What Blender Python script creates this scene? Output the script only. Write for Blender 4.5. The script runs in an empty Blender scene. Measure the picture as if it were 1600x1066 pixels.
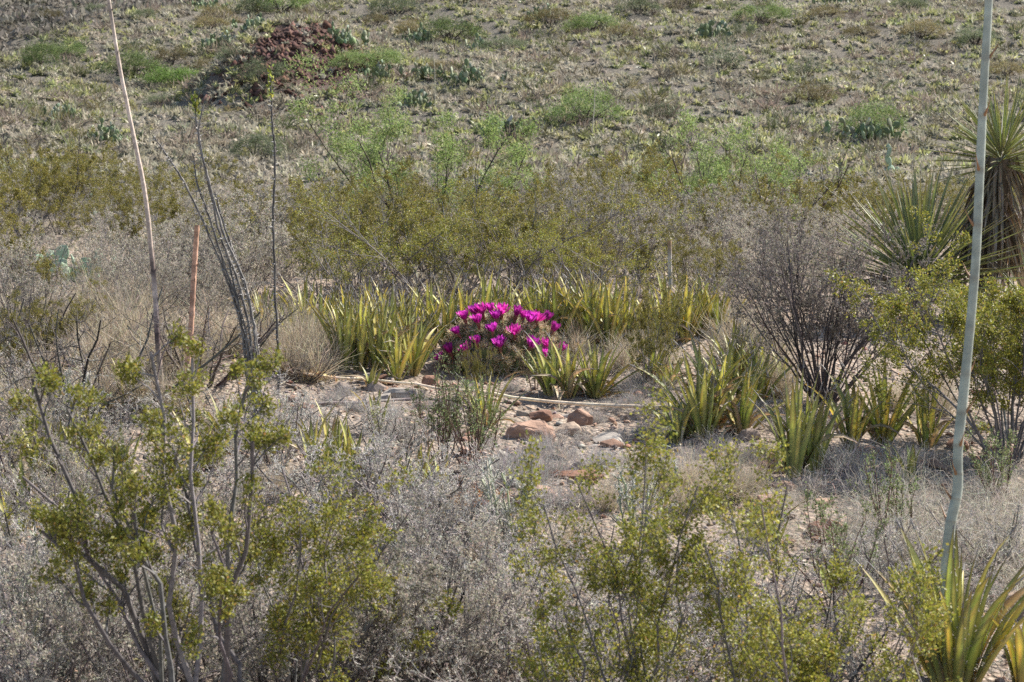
import bpy, bmesh, math
import numpy as np
from mathutils import Vector, Euler, Matrix, noise as mnoise

# ------------------------------------------------------------------ camera, sky, sun, exposure
scene = bpy.context.scene
EYE = 1.6                      # camera height above the datum
F = 3000.0                     # focal length in pixels of a 1600 px wide frame
PITCH = math.radians(3.5)
cam_d = bpy.data.cameras.new('camera'); cam = bpy.data.objects.new('camera', cam_d)
scene.collection.objects.link(cam); scene.camera = cam
cam.location = (0, 0, EYE); cam.rotation_euler = (math.radians(90) - PITCH, 0, 0)
cam_d.sensor_width = 36.0; cam_d.lens = 36.0 * F / 1600.0
cam_d.clip_start = 0.1; cam_d.clip_end = 3000
cam_d.dof.use_dof = True; cam_d.dof.focus_distance = 10.0; cam_d.dof.aperture_fstop = 11.0

SUN_AZ, SUN_EL = math.radians(60), math.radians(46)      # azimuth clockwise from +Y
world = bpy.data.worlds.new('World'); scene.world = world; world.use_nodes = True
wn = world.node_tree; bg = wn.nodes['Background']
sky = wn.nodes.new('ShaderNodeTexSky'); sky.sky_type = 'NISHITA'; sky.sun_disc = False
sky.sun_elevation = SUN_EL; sky.sun_rotation = SUN_AZ
wn.links.new(sky.outputs[0], bg.inputs[0]); bg.inputs[1].default_value = 0.10
sun_d = bpy.data.lights.new('sun', 'SUN'); sun_d.energy = 5.0; sun_d.angle = math.radians(0.5)
sun_d.color = (1.0, 0.95, 0.87)
sun = bpy.data.objects.new('sun', sun_d); scene.collection.objects.link(sun)
to_sun = Vector((math.sin(SUN_AZ) * math.cos(SUN_EL), math.cos(SUN_AZ) * math.cos(SUN_EL), math.sin(SUN_EL)))
sun.rotation_euler = to_sun.to_track_quat('Z', 'Y').to_euler()
scene.view_settings.view_transform = 'Standard'; scene.view_settings.look = 'None'
scene.view_settings.exposure = 0.98; scene.view_settings.gamma = 1.0
scene.cycles.max_bounces = 8; scene.cycles.transparent_max_bounces = 8
scene.cycles.use_denoising = False

C = scene.collection
RNG = np.random.default_rng(11)

# ------------------------------------------------------------------ terrain shape
KY = np.array([-40, 0, 4, 5.5, 7.5, 10, 13, 18, 25, 32, 40, 57, 75, 100, 140, 250, 700.])
KZ = np.array([-1.8, -1.6, -1.47, -1.34, -1.11, -.80, -.50, -.38, -.28, .15, 1.35, 4.9, 8.9, 14, 21, 45, 150.])
_fy = np.linspace(-40, 700, 7401); _fz = np.interp(_fy, KY, KZ)
_k = np.hanning(31); _k /= _k.sum()
_fz = np.convolve(np.pad(_fz, 15, mode='edge'), _k, mode='valid')
def sst(a, b, x):
    t = np.clip((x - a) / (b - a), 0, 1); return t * t * (3 - 2 * t)
def wav(x, y, f, p):
    return (np.sin(f * x + p) * np.cos(1.27 * f * y + 2.1 * p) + .5 * np.sin(2.1 * f * x + 1.3 * f * y + p * 3.7)
            + .3 * np.sin(3.7 * f * y - 2.9 * f * x + p))
KN = (-5.9, 51.5)                                               # the red knoll
def H(x, y):
    x = np.asarray(x, float); y = np.asarray(y, float)
    b = np.interp(y, _fy, _fz)
    yc = np.clip(57 + (x + 15.5) * 4.2, 45, 200)             # the spur on the west side tops out here
    bc = np.interp(yc, _fy, _fz)
    left = np.where(y > yc, bc - .05 * (y - yc), b)
    far = 5.0 + (y - 128) * .36 + 2.0 * wav(x, y, .05, .4)
    left = np.maximum(left, far)
    w = sst(-7.5, -12.0, x) if False else 1 - sst(-12.0, -7.5, x)
    z = b * (1 - w) + left * w
    hill = sst(34, 55, y)
    z = z + .035 * wav(x, y, 1.1, .9) * (1 - hill) + .015 * wav(x, y, 3.7, 2.2) * (1 - hill) + hill * (.25 * wav(x, y, .23, 1.7) + .08 * wav(x, y, .9, .3))
    r2 = ((x - KN[0]) / 2.2) ** 2 + ((y - KN[1]) / 3.2) ** 2
    z = z + 1.55 * np.exp(-r2 ** 1.4)
    g2 = ((x - KN[0] + 3.3) / 1.6) ** 2 + ((y - KN[1] + 1) / 4.0) ** 2
    z = z - .5 * np.exp(-g2)
    return z + EYE

cp, sp_ = math.cos(PITCH), math.sin(PITCH)
def ray(px, py):
    u = (px - 800) / F; v = (533 - py) / F
    return np.array([u, cp + v * sp_, -sp_ + v * cp])          # camera frame to world, forward is +Y
def at(px, py, d):                                              # point seen at a pixel, d metres ahead
    r = ray(px, py); r = r * (d / r[1]); return np.array([r[0], r[1], r[2] + EYE])
_tt = np.concatenate([np.linspace(2.5, 40, 3000), np.linspace(40, 260, 3000)])
def hit(px, py):                                                # where that pixel's ray meets the terrain
    r = ray(px, py); r = r / r[1]
    z = EYE + r[2] * _tt; h = H(r[0] * _tt, _tt)
    i = np.argmax(z <= h)
    d = _tt[i] if (z <= h).any() else 80.
    return np.array([r[0] * d, d, float(H(r[0] * d, d))])
def gnd(px, d):                                                 # ground at a lateral pixel, d metres ahead
    x = (px - 800) / F * d; return np.array([x, d, float(H(x, d))])

# ------------------------------------------------------------------ materials
MAT = {}
def nt(name):
    m = bpy.data.materials.new(name); m.use_nodes = True; MAT[name] = m
    t = m.node_tree; b = t.nodes['Principled BSDF']; return m, t, b
def plant_mat(name, rough=.55, spec=.3, transl=0.0, noise=0.0, nscale=30., bump=0.0, vary=.3):
    m, t, b = nt(name); N = t.nodes; L = t.links
    a = N.new('ShaderNodeAttribute'); a.attribute_name = 'col'
    oi = N.new('ShaderNodeObjectInfo')
    mr = N.new('ShaderNodeMapRange'); mr.inputs[3].default_value = 1 - vary; mr.inputs[4].default_value = 1 + vary
    L.new(oi.outputs['Random'], mr.inputs[0])
    hs = N.new('ShaderNodeHueSaturation'); L.new(a.outputs['Color'], hs.inputs['Color']); L.new(mr.outputs[0], hs.inputs['Value'])
    out = hs.outputs[0]
    if noise or bump:
        tc = N.new('ShaderNodeTexCoord'); nz = N.new('ShaderNodeTexNoise'); nz.inputs['Scale'].default_value = nscale
        nz.inputs['Detail'].default_value = 5; L.new(tc.outputs['Object'], nz.inputs['Vector'])
        if noise:
            m2 = N.new('ShaderNodeMapRange'); m2.inputs[1].default_value = .25; m2.inputs[2].default_value = .75
            m2.inputs[3].default_value = 1 - noise; m2.inputs[4].default_value = 1 + noise
            L.new(nz.outputs[0], m2.inputs[0])
            mx = N.new('ShaderNodeMix'); mx.data_type = 'RGBA'; mx.blend_type = 'MULTIPLY'; mx.inputs[0].default_value = 1
            L.new(out, mx.inputs[6]); L.new(m2.outputs[0], mx.inputs[7]); out = mx.outputs[2]
        if bump:
            bp = N.new('ShaderNodeBump'); bp.inputs['Strength'].default_value = bump; bp.inputs['Distance'].default_value = .01
            L.new(nz.outputs[0], bp.inputs['Height']); L.new(bp.outputs[0], b.inputs['Normal'])
    L.new(out, b.inputs['Base Color']); b.inputs['Roughness'].default_value = rough
    b.inputs['Specular IOR Level'].default_value = spec
    if transl:
        tr = N.new('ShaderNodeBsdfTranslucent'); L.new(out, tr.inputs[0])
        ms = N.new('ShaderNodeMixShader'); ms.inputs[0].default_value = transl
        L.new(b.outputs[0], ms.inputs[1]); L.new(tr.outputs[0], ms.inputs[2])
        L.new(ms.outputs[0], N['Material Output'].inputs[0])
    return m
plant_mat('creosote_leaf', .5, .4, .4, vary=.15)
plant_mat('soft_leaf', .6, .25, .4, vary=.32)
plant_mat('agave_leaf', .42, .4, .48, noise=.25, nscale=18, vary=.18)
plant_mat('bark', .85, .15, 0, noise=.35, nscale=60, vary=.28)
plant_mat('dry_grass', .7, .2, .3, vary=.15)
plant_mat('stalk', .55, .3, 0, noise=.3, nscale=22, bump=.3, vary=.0)
plant_mat('cactus', .6, .25, 0, noise=.2, nscale=25, vary=.12)
plant_mat('petal', .4, .35, .35, noise=.2, nscale=120, vary=.25)

m, t, b = nt('rock'); N = t.nodes; L = t.links
tc = N.new('ShaderNodeTexCoord'); oi = N.new('ShaderNodeObjectInfo')
av = N.new('ShaderNodeVectorMath'); av.operation = 'ADD'; L.new(tc.outputs['Object'], av.inputs[0]); L.new(oi.outputs['Location'], av.inputs[1])
n1 = N.new('ShaderNodeTexNoise'); n1.inputs['Scale'].default_value = 9; n1.inputs['Detail'].default_value = 8; n1.inputs['Roughness'].default_value = .65; L.new(av.outputs[0], n1.inputs['Vector'])
mp = N.new('ShaderNodeMapping'); mp.inputs['Scale'].default_value = (2, 2, 22); mp.inputs['Rotation'].default_value = (.3, .2, 0); L.new(av.outputs[0], mp.inputs[0])
n2 = N.new('ShaderNodeTexNoise'); n2.inputs['Scale'].default_value = 2.0; n2.inputs['Detail'].default_value = 4; L.new(mp.outputs[0], n2.inputs['Vector'])
rp = N.new('ShaderNodeValToRGB'); rp.color_ramp.elements[0].position = .3; rp.color_ramp.elements[1].position = .72
rp.color_ramp.elements[0].color = (.55, .5, .48, 1); rp.color_ramp.elements[1].color = (1.25, 1.2, 1.15, 1); L.new(n1.outputs[0], rp.inputs[0])
at_ = N.new('ShaderNodeAttribute'); at_.attribute_name = 'col'
mx = N.new('ShaderNodeMix'); mx.data_type = 'RGBA'; mx.blend_type = 'MULTIPLY'; mx.inputs[0].default_value = 1; L.new(at_.outputs['Color'], mx.inputs[6]); L.new(rp.outputs[0], mx.inputs[7])
rq = N.new('ShaderNodeValToRGB'); rq.color_ramp.elements[0].position = .38; rq.color_ramp.elements[1].position = .62
rq.color_ramp.elements[0].color = (.72, .66, .62, 1); rq.color_ramp.elements[1].color = (1.1, 1.08, 1.05, 1); L.new(n2.outputs[0], rq.inputs[0])
my = N.new('ShaderNodeMix'); my.data_type = 'RGBA'; my.blend_type = 'MULTIPLY'; my.inputs[0].default_value = .8; L.new(mx.outputs[2], my.inputs[6]); L.new(rq.outputs[0], my.inputs[7])
L.new(my.outputs[2], b.inputs['Base Color']); b.inputs['Roughness'].default_value = .9; b.inputs['Specular IOR Level'].default_value = .15
bp = N.new('ShaderNodeBump'); bp.inputs['Strength'].default_value = .8; bp.inputs['Distance'].default_value = .02; L.new(n1.outputs[0], bp.inputs['Height']); L.new(bp.outputs[0], b.inputs['Normal'])

m, t, b = nt('soil'); N = t.nodes; L = t.links
ge = N.new('ShaderNodeNewGeometry')
def noise(sc, det=6, rough=.6):
    n = N.new('ShaderNodeTexNoise'); n.inputs['Scale'].default_value = sc; n.inputs['Detail'].default_value = det; n.inputs['Roughness'].default_value = rough
    L.new(ge.outputs['Position'], n.inputs['Vector']); return n
def ramp(src, stops):
    r = N.new('ShaderNodeValToRGB'); e = r.color_ramp.elements
    e[0].position, e[0].color = stops[0][0], (*stops[0][1], 1); e[1].position, e[1].color = stops[-1][0], (*stops[-1][1], 1)
    for p, c in stops[1:-1]:
        q = e.new(p); q.color = (*c, 1)
    L.new(src, r.inputs[0]); return r
def mix(mode, fac, a_, b_):
    q = N.new('ShaderNodeMix'); q.data_type = 'RGBA'; q.blend_type = mode
    if isinstance(fac, float): q.inputs[0].default_value = fac
    else: L.new(fac, q.inputs[0])
    L.new(a_, q.inputs[6]); L.new(b_, q.inputs[7]); return q.outputs[2]
na = noise(.9); nb = noise(14, 8, .7); nc = noise(.17, 4)
ca = ramp(na.outputs[0], [(.3, (.23, .185, .145)), (.5, (.3, .245, .195)), (.72, (.35, .265, .2))])
cb = ramp(nb.outputs[0], [(.3, (.55, .52, .5)), (.5, (1, 1, 1)), (.7, (1.3, 1.28, 1.25))])
base = mix('MULTIPLY', 1.0, ca.outputs[0], cb.outputs[0])
vo = N.new('ShaderNodeTexVoronoi'); vo.inputs['Scale'].default_value = 38; L.new(ge.outputs['Position'], vo.inputs['Vector'])
vc = ramp(vo.outputs['Color'], [(.0, (.22, .19, .17)), (.35, (.36, .31, .27)), (.6, (.4, .26, .19)), (1., (.5, .46, .41))])
vm = ramp(vo.outputs['Distance'], [(.25, (1, 1, 1)), (.45, (0, 0, 0))])
base = mix('MIX', vm.outputs[0], base, mix('MULTIPLY', .5, vc.outputs[0], cb.outputs[0]))
# the red weathered knoll on the slope
sx = N.new('ShaderNodeVectorMath'); sx.operation = 'DISTANCE'; L.new(ge.outputs['Position'], sx.inputs[0]); sx.inputs[1].default_value = (KN[0] + .5, KN[1] - 1.7, float(H(KN[0] + .5, KN[1] - 1.7)))
nk = noise(1.3, 5); ak = N.new('ShaderNodeMath'); ak.operation = 'MULTIPLY_ADD'; ak.inputs[1].default_value = 2.6; L.new(nk.outputs[0], ak.inputs[0]); L.new(sx.outputs['Value'], ak.inputs[2])
km = N.new('ShaderNodeMapRange'); km.inputs[1].default_value = 3.0; km.inputs[2].default_value = 4.3; km.inputs[3].default_value = 1; km.inputs[4].default_value = 0; L.new(ak.outputs[0], km.inputs[0])
sp = N.new('ShaderNodeSeparateXYZ'); L.new(ge.outputs['Position'], sp.inputs[0])
hm = N.new('ShaderNodeMapRange'); hm.inputs[1].default_value = 20; hm.inputs[2].default_value = 36; L.new(sp.outputs[1], hm.inputs[0])
hc = ramp(nb.outputs[0], [(.3, (.10, .09, .073)), (.55, (.18, .16, .13)), (.75, (.27, .235, .19))])
base = mix('MIX', hm.outputs[0], base, hc.outputs[0])
rr = ramp(nb.outputs[0], [(.3, (.06, .036, .03)), (.7, (.17, .105, .085))])
base = mix('MIX', km.outputs[0], base, rr.outputs[0])
L.new(base, b.inputs['Base Color']); b.inputs['Roughness'].default_value = .95; b.inputs['Specular IOR Level'].default_value = .1
ad = N.new('ShaderNodeMath'); ad.operation = 'SUBTRACT'; L.new(nb.outputs[0], ad.inputs[0]); L.new(vo.outputs['Distance'], ad.inputs[1])
bp = N.new('ShaderNodeBump'); bp.inputs['Strength'].default_value = .9; bp.inputs['Distance'].default_value = .025; L.new(ad.outputs[0], bp.inputs['Height']); L.new(bp.outputs[0], b.inputs['Normal'])

# ------------------------------------------------------------------ mesh helpers
def nrm(v):
    return v / np.maximum(np.linalg.norm(v, axis=-1, keepdims=True), 1e-9)
class MB:
    def __init__(s): s.V = []; s.Q = []; s.T = []; s.K = []; s.n = 0
    def add(s, V, quads=None, tris=None, col=(.5, .5, .5)):
        V = np.asarray(V, float).reshape(-1, 3); s.V.append(V)
        s.K.append(np.broadcast_to(np.asarray(col, float), V.shape).copy() if np.ndim(col) == 1 else np.asarray(col, float).reshape(-1, 3))
        if quads is not None and len(quads): s.Q.append(np.asarray(quads, int).reshape(-1, 4) + s.n)
        if tris is not None and len(tris): s.T.append(np.asarray(tris, int).reshape(-1, 3) + s.n)
        s.n += len(V)
    def mesh(s, name, mat, smooth=False):
        me = bpy.data.meshes.new(name)
        V = np.concatenate(s.V); K = np.concatenate(s.K)
        Q = np.concatenate(s.Q) if s.Q else np.zeros((0, 4), int); T = np.concatenate(s.T) if s.T else np.zeros((0, 3), int)
        me.vertices.add(len(V)); me.vertices.foreach_set('co', V.astype(np.float32).ravel())
        nl = Q.size + T.size; me.loops.add(nl); me.loops.foreach_set('vertex_index', np.concatenate([Q.ravel(), T.ravel()]).astype(np.int32))
        npoly = len(Q) + len(T); me.polygons.add(npoly)
        st = np.concatenate([np.arange(len(Q)) * 4, Q.size + np.arange(len(T)) * 3]).astype(np.int32)
        me.polygons.foreach_set('loop_start', st)
        me.update(calc_edges=True)
        a = me.attributes.new('col', 'FLOAT_COLOR', 'POINT')
        a.data.foreach_set('color', np.concatenate([K, np.ones((len(K), 1))], 1).astype(np.float32).ravel())
        if smooth: me.polygons.foreach_set('use_smooth', np.ones(npoly, bool))
        me.materials.append(MAT[mat]); me.validate(); return me
def kcol(c, n, k):                                   # colours for n x k vertices
    c = np.asarray(c, float)
    if c.ndim == 1: return np.broadcast_to(c, (n, k, 3))
    if c.ndim == 2: return np.broadcast_to(c[:, None], (n, k, 3))
    return c
def tubes(mb, P, R, sides=3, col=(.3, .3, .3)):      # P (n,k,3), R (n,k)
    P = np.asarray(P, float); n, k, _ = P.shape; R = np.broadcast_to(R, (n, k))
    T = nrm(np.gradient(P, axis=1)); ref = np.where(np.abs(T[..., 2:3]) > .9, np.array([1., 0, 0]), np.array([0, 0, 1.]))
    ref = np.broadcast_to(ref[:, :1], T.shape)
    A = nrm(np.cross(T, ref)); B = np.cross(T, A)
    th = np.arange(sides) * 2 * np.pi / sides
    V = P[:, :, None] + R[:, :, None, None] * (A[:, :, None] * np.cos(th)[:, None] + B[:, :, None] * np.sin(th)[:, None])
    idx = np.arange(n * k * sides).reshape(n, k, sides)
    a = idx[:, :-1]; b_ = idx[:, 1:]
    q = np.stack([a, np.roll(a, -1, 2), np.roll(b_, -1, 2), b_], -1).reshape(-1, 4)
    K = np.repeat(kcol(col, n, k)[:, :, None], sides, 2)
    mb.add(V.reshape(-1, 3), quads=q, col=K.reshape(-1, 3))
def ribbons(mb, P, W, col, rng):                     # flat blades along polylines
    P = np.asarray(P, float); n, k, _ = P.shape
    T = nrm(np.gradient(P, axis=1)); r = nrm(rng.normal(size=(n, 1, 3))); S = nrm(np.cross(T, np.broadcast_to(r, T.shape)))
    W = np.broadcast_to(W, (n, k))[..., None]
    V = np.stack([P - S * W, P + S * W], 2)
    idx = np.arange(n * k * 2).reshape(n, k, 2); a = idx[:, :-1]; b_ = idx[:, 1:]
    q = np.stack([a[..., 0], a[..., 1], b_[..., 1], b_[..., 0]], -1).reshape(-1, 4)
    mb.add(V.reshape(-1, 3), quads=q, col=np.repeat(kcol(col, n, k)[:, :, None], 2, 2).reshape(-1, 3))
def leaves(mb, P, D, L_, W, col, rng, fold=.25):     # small folded leaves at P pointing along D
    P = np.asarray(P, float); n = len(P); D = nrm(D); S = nrm(np.cross(D, rng.normal(size=(n, 3)))); Nn = np.cross(S, D)
    L_ = np.broadcast_to(L_, n)[:, None]; W = np.broadcast_to(W, n)[:, None]
    V = np.stack([P, P + D * L_ * .5 + S * W + Nn * W * fold, P + D * L_, P + D * L_ * .5 - S * W + Nn * W * fold], 1)
    i = np.arange(n * 4).reshape(n, 4)
    t_ = np.concatenate([i[:, [0, 1, 2]], i[:, [0, 2, 3]]])
    mb.add(V.reshape(-1, 3), tris=t_, col=np.repeat(kcol(col, n, 1), 4, 1).reshape(-1, 3))
def jcol(rng, base, n, dv=.2, dh=.08):               # n colours scattered round a base colour
    base = np.asarray(base, float)
    return np.clip(base * (1 + rng.normal(0, dv, (n, 1))) * (1 + rng.normal(0, dh, (n, 3))), .004, .9)
def pickcol(rng, cols, w, n, dv=.18, dh=.06):
    cols = np.asarray(cols, float); i = rng.choice(len(cols), n, p=np.asarray(w) / np.sum(w))
    return np.clip(cols[i] * (1 + rng.normal(0, dv, (n, 1))) * (1 + rng.normal(0, dh, (n, 3))), .004, .9)

# ------------------------------------------------------------------ object helpers
def thing(name, label, cat, loc=(0, 0, 0), rz=0.0, group=None, scale=1.0, mesh=None):
    o = bpy.data.objects.new(name, mesh); C.objects.link(o)
    o.location = loc; o.rotation_euler = (0, 0, rz); o.scale = (scale,) * 3 if np.isscalar(scale) else scale
    o['label'] = label; o['category'] = cat
    if group: o['group'] = group
    return o
def part(name, mesh, parent, loc=(0, 0, 0), rot=(0, 0, 0), scale=1.0, kind=None):
    o = bpy.data.objects.new(name, mesh); C.objects.link(o); o.parent = parent
    o.location = loc; o.rotation_euler = rot; o.scale = (scale,) * 3 if np.isscalar(scale) else scale
    if kind: o['kind'] = kind
    return o
def setting(name, mesh, kind='structure', label=None):
    o = bpy.data.objects.new(name, mesh); C.objects.link(o); o['kind'] = kind
    if label: o['label'] = label; o['category'] = name.replace('_', ' ')
    return o
def dup(root, loc, rz=0.0, scale=1.0, label=None, group=None):
    r = root.copy(); C.objects.link(r); r.location = loc; r.rotation_euler = (0, 0, rz); r.scale = (scale,) * 3 if np.isscalar(scale) else scale
    if label: r['label'] = label
    if group: r['group'] = group
    for ch in list(root.children):
        c = ch.copy(); C.objects.link(c); c.parent = r
        for g in list(ch.children):
            d = g.copy(); C.objects.link(d); d.parent = c
    return r
class Kind:                                          # first use moves the prototype, then copies it
    def __init__(s, protos): s.p = protos; s.used = [False] * len(protos)
    def put(s, i, loc, rz, scale, label, cat, group):
        i %= len(s.p); p = s.p[i]
        if not s.used[i]:
            s.used[i] = True; o = p; o.location = loc; o.rotation_euler = (0, 0, rz); o.scale = (scale,) * 3 if np.isscalar(scale) else scale
        else: o = dup(p, loc, rz, scale)
        o['label'] = label; o['category'] = cat
        if group: o['group'] = group
        elif 'group' in o: del o['group']
        return o
    def finish(s):
        for u, p in zip(s.used, s.p):
            if not u:
                for c in list(p.children): bpy.data.objects.remove(c)
                bpy.data.objects.remove(p)

# ------------------------------------------------------------------ ground
ys = np.concatenate([np.linspace(-30, 3, 20)[:-1], np.linspace(3, 14, 120)[:-1], np.linspace(14, 40, 80)[:-1], np.linspace(40, 90, 80)[:-1], np.linspace(90, 260, 70)[:-1], np.linspace(260, 690, 12)])
s_ = np.linspace(-1, 1, 171); xs = np.sign(s_) * (np.abs(s_) * 9 + np.abs(s_) ** 5 * 170)
X, Y = np.meshgrid(xs, ys); Z = H(X, Y)
Z = Z + np.where(Y < 40, .012 * wav(X, Y, 9.0, .6), 0)
mb = MB(); ny, nx = X.shape; ii = np.arange(ny * nx).reshape(ny, nx)
mb.add(np.stack([X, Y, Z], -1), quads=np.stack([ii[:-1, :-1], ii[:-1, 1:], ii[1:, 1:], ii[1:, :-1]], -1))
setting('ground', mb.mesh('ground', 'soil', True))

# ------------------------------------------------------------------ landmarks that labels refer to
LM = [(np.array(p), t_) for p, t_ in [(hit(786, 570), 'the flowering cactus'), (hit(402, 660), 'the many stemmed ocotillo'), (gnd(255, 9.2), 'the tall leaning dead stalk'), (hit(828, 690), 'the large flat pink rock'),
      (hit(735, 730), 'the leafy red stemmed bush'), (hit(752, 785), 'the rust brown moss'), (hit(1288, 632), 'the big fan shaped grey shrub'), (hit(1250, 750), 'the tall striped agave'), (hit(1298, 836), 'the broad red brown rock'),
      (hit(1492, 1060), 'the large orange leaved agave'), (hit(95, 402), 'the blue green prickly pear clump'), (gnd(1438, 12.3), 'the trunkless yucca'), (gnd(1548, 12.2), 'the shaggy trunked yucca'), (gnd(665, 17.5), 'the feathery green mesquite'),
      (gnd(1145, 19), 'the sparse green mesquite'), (gnd(1048, 11.3), 'the whitish broken stalk'), (hit(800, 880), 'the pale green pencil cholla'), (hit(300, 1000), 'the tall open creosote bush'), (hit(500, 900), 'the sprawling creosote bush'),
      (hit(980, 1040), 'the dense fine leaved creosote bush'), (hit(1545, 720), 'the broad olive creosote bush'), (hit(440, 100), 'the red knoll'), (hit(914, 192), 'the widest mesquite of the slope'), (hit(1362, 212), 'the mesquite with prickly pear at its foot'), (hit(8, 300), 'the distant pale yucca'),
      (hit(62, 108), 'the twin mesquites on the spur'), (hit(278, 136), 'the dense bright green bush'), (hit(1116, 60), 'the broad prickly pear thicket'), (hit(470, 640), 'the lone ocotillo stem'), (hit(590, 640), 'the narrow agave pup'), (hit(60, 740), 'the striped agaves under bare twigs'), (hit(60, 1050), 'the frosted pencil cholla')]]
def by(p):
    d = [((p[0] - q[0]) ** 2 + ((p[1] - q[1]) * .6) ** 2, t_) for q, t_ in LM]; return min(d)[1]
# ------------------------------------------------------------------ shrubs
def grow(rng, P, R, ids, m, t0, t1, ang, lf, wob, up, k, rf=.55, minr=.0008):
    n, kk, _ = P.shape; N_ = n * m; pi = np.repeat(np.arange(n), m)
    tt = rng.uniform(t0, t1, N_) * (kk - 1); i0 = np.minimum(tt.astype(int), kk - 2); f = (tt - i0)[:, None]
    A = P[pi, i0] * (1 - f) + P[pi, i0 + 1] * f; T = nrm(P[pi, i0 + 1] - P[pi, i0])
    Ln = np.linalg.norm(np.diff(P, axis=1), axis=2).sum(1)[pi]
    side = rng.normal(size=(N_, 3)); side -= T * (side * T).sum(1, keepdims=True); side = nrm(side)
    a = rng.normal(ang, ang * .3, N_)[:, None]
    D = nrm(T * np.cos(a) + side * np.sin(a) + np.array([0, 0, up]))
    ln = Ln * lf * rng.uniform(.6, 1.3, N_) * (1 - .45 * tt / (kk - 1))
    return walk(rng, A, D, ln, k, wob, up * .3, ), np.maximum(R[pi, i0] * rf, minr)[:, None] * np.linspace(1, .45, k), ids[pi]
def walk(rng, A, D, ln, k, wob, up):
    P = [A]; d = D
    for j in range(k - 1):
        d = nrm(d + rng.normal(0, wob, d.shape) + np.array([0, 0, up])); P.append(P[-1] + d * (ln / (k - 1))[:, None])
    return np.stack(P, 1)
def along(rng, P, m, t0=0., t1=1.):
    n, kk, _ = P.shape; pi = np.repeat(np.arange(n), m); tt = rng.uniform(t0, t1, n * m) * (kk - 1)
    i0 = np.minimum(tt.astype(int), kk - 2); f = (tt - i0)[:, None]
    return P[pi, i0] * (1 - f) + P[pi, i0 + 1] * f, nrm(P[pi, i0 + 1] - P[pi, i0])
def mains(rng, n, h, spread, k=7, wob=.12, base_r=.05, lean=(.15, .8)):
    az = np.arange(n) * 2 * np.pi / n + rng.normal(0, .35, n); th = rng.uniform(*lean, n)
    D = np.stack([np.cos(az) * np.sin(th), np.sin(az) * np.sin(th), np.cos(th)], 1)
    A = D * np.array([1, 1, 0]) * base_r - np.array([0, 0, .03])
    P = walk(rng, A, D, h * rng.uniform(.75, 1.1, n) / np.maximum(np.cos(th), .55) , k, wob, .06)
    P[:, :, :2] *= spread; return P
BARKC = dict(creosote=(.17, .155, .15), grey=(.13, .115, .115), silver=(.17, .15, .14), mesq=(.09, .075, .065), dead=(.1, .085, .075))
def shrub(name, rng, kind, P0=None, n=7, h=1.0, spread=1.0, r0=.011, m=(6, 5, 4), leafn=10, leafL=.01, leafW=.0032, cols=None, colw=None,
          lf=(.5, .45, .4), ang=(.6, .7, .8), wob=.16, up=.12, sides=(5, 3, 3, 3), t0=.3, leafmat='creosote_leaf', bark=None, barkvar=.15, leaf_t0=.25, clump=.004, twigc=None, lean=(.15, .8), leaf_on=1, kk=(7, 5, 4, 3), minr=.0008, cone=.9):
    bark = np.array(bark if bark is not None else BARKC[kind]); twigc = bark * 1.25 if twigc is None else np.array(twigc)
    P = mains(rng, n, h, spread, lean=lean) if P0 is None else P0
    R = np.full((len(P), 1), r0) * np.linspace(1, .4, P.shape[1]) * rng.uniform(.75, 1.2, (len(P), 1)); ids = np.arange(len(P))
    lv = [(P, R, ids)]
    for j, mm in enumerate(m):
        Pn = grow(rng, *lv[-1], mm, t0, 1.0, ang[j], lf[j], wob, up, kk[j + 1], minr=minr); lv.append(Pn)
    root = bpy.data.objects.new(name, None); C.objects.link(root)
    for i in range(len(P)):
        mb = MB()
        for j, (p, r, d) in enumerate(lv):
            s = d == i
            if s.any():
                f = j / max(1, len(lv) - 1); cc = bark * (1 - f) + twigc * f
                tubes(mb, p[s], r[s], sides[j], jcol(rng, cc, s.sum(), barkvar, .04))
        part('branch', mb.mesh('branch', 'bark', True), root)
    mb = MB(); tot = 0
    for j in range(len(lv) - leaf_on, len(lv)):
        if leafn <= 0: break
        p = lv[j][0]; A, T = along(rng, p, leafn, leaf_t0, 1.02)
        A = A + rng.normal(0, clump, A.shape); D = nrm(T * cone + rng.normal(0, .75, A.shape)); nn = len(A)
        leaves(mb, A, D, leafL * rng.uniform(.6, 1.3, nn), leafW * rng.uniform(.7, 1.3, nn), pickcol(rng, cols, colw, nn), rng); tot += nn
    if tot: part('foliage', mb.mesh('foliage', leafmat), root, kind='stuff')
    return root
CRE = [(.26, .25, .04), (.185, .195, .03), (.34, .315, .065), (.4, .25, .08)]; CREW = [5, 4, 2.5, .3]
CREM = [(.225, .195, .042), (.175, .165, .036), (.28, .235, .062), (.19, .19, .06)]
GRY = [(.4, .36, .29), (.31, .275, .225), (.48, .44, .36), (.27, .27, .17)]; GRYW = [4, 3, 2, 1]
SIL = [(.46, .425, .37), (.37, .345, .3), (.54, .505, .45)]; SILW = [4, 3, 2]
MSQ = [(.22, .285, .09), (.17, .23, .07), (.29, .35, .13)]; MSQW = [4, 3, 2]
rg = np.random.default_rng
def creosote(seed, **k):
    d = dict(n=9, h=.8, spread=1.15, r0=.0075, m=(7, 6, 4), leafn=12, leafL=.016, leafW=.0046, cols=CREM, colw=CREW, leaf_on=1, clump=.010, lf=(.5, .42, .4), wob=.2); d.update(k)
    return shrub('creosote_bush', rg(seed), 'creosote', **d)
def greyshrub(seed, **k):
    d = dict(n=15, h=.75, spread=1.0, r0=.005, m=(6, 5, 4), leafn=6, leafL=.016, leafW=.0038, minr=.0011, cols=GRY, colw=GRYW, leafmat='soft_leaf', wob=.2, twigc=(.3, .265, .25), up=.08, ang=(.5, .6, .7)); d.update(k)
    return shrub('grey_shrub', rg(seed), 'grey', **d)
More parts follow.
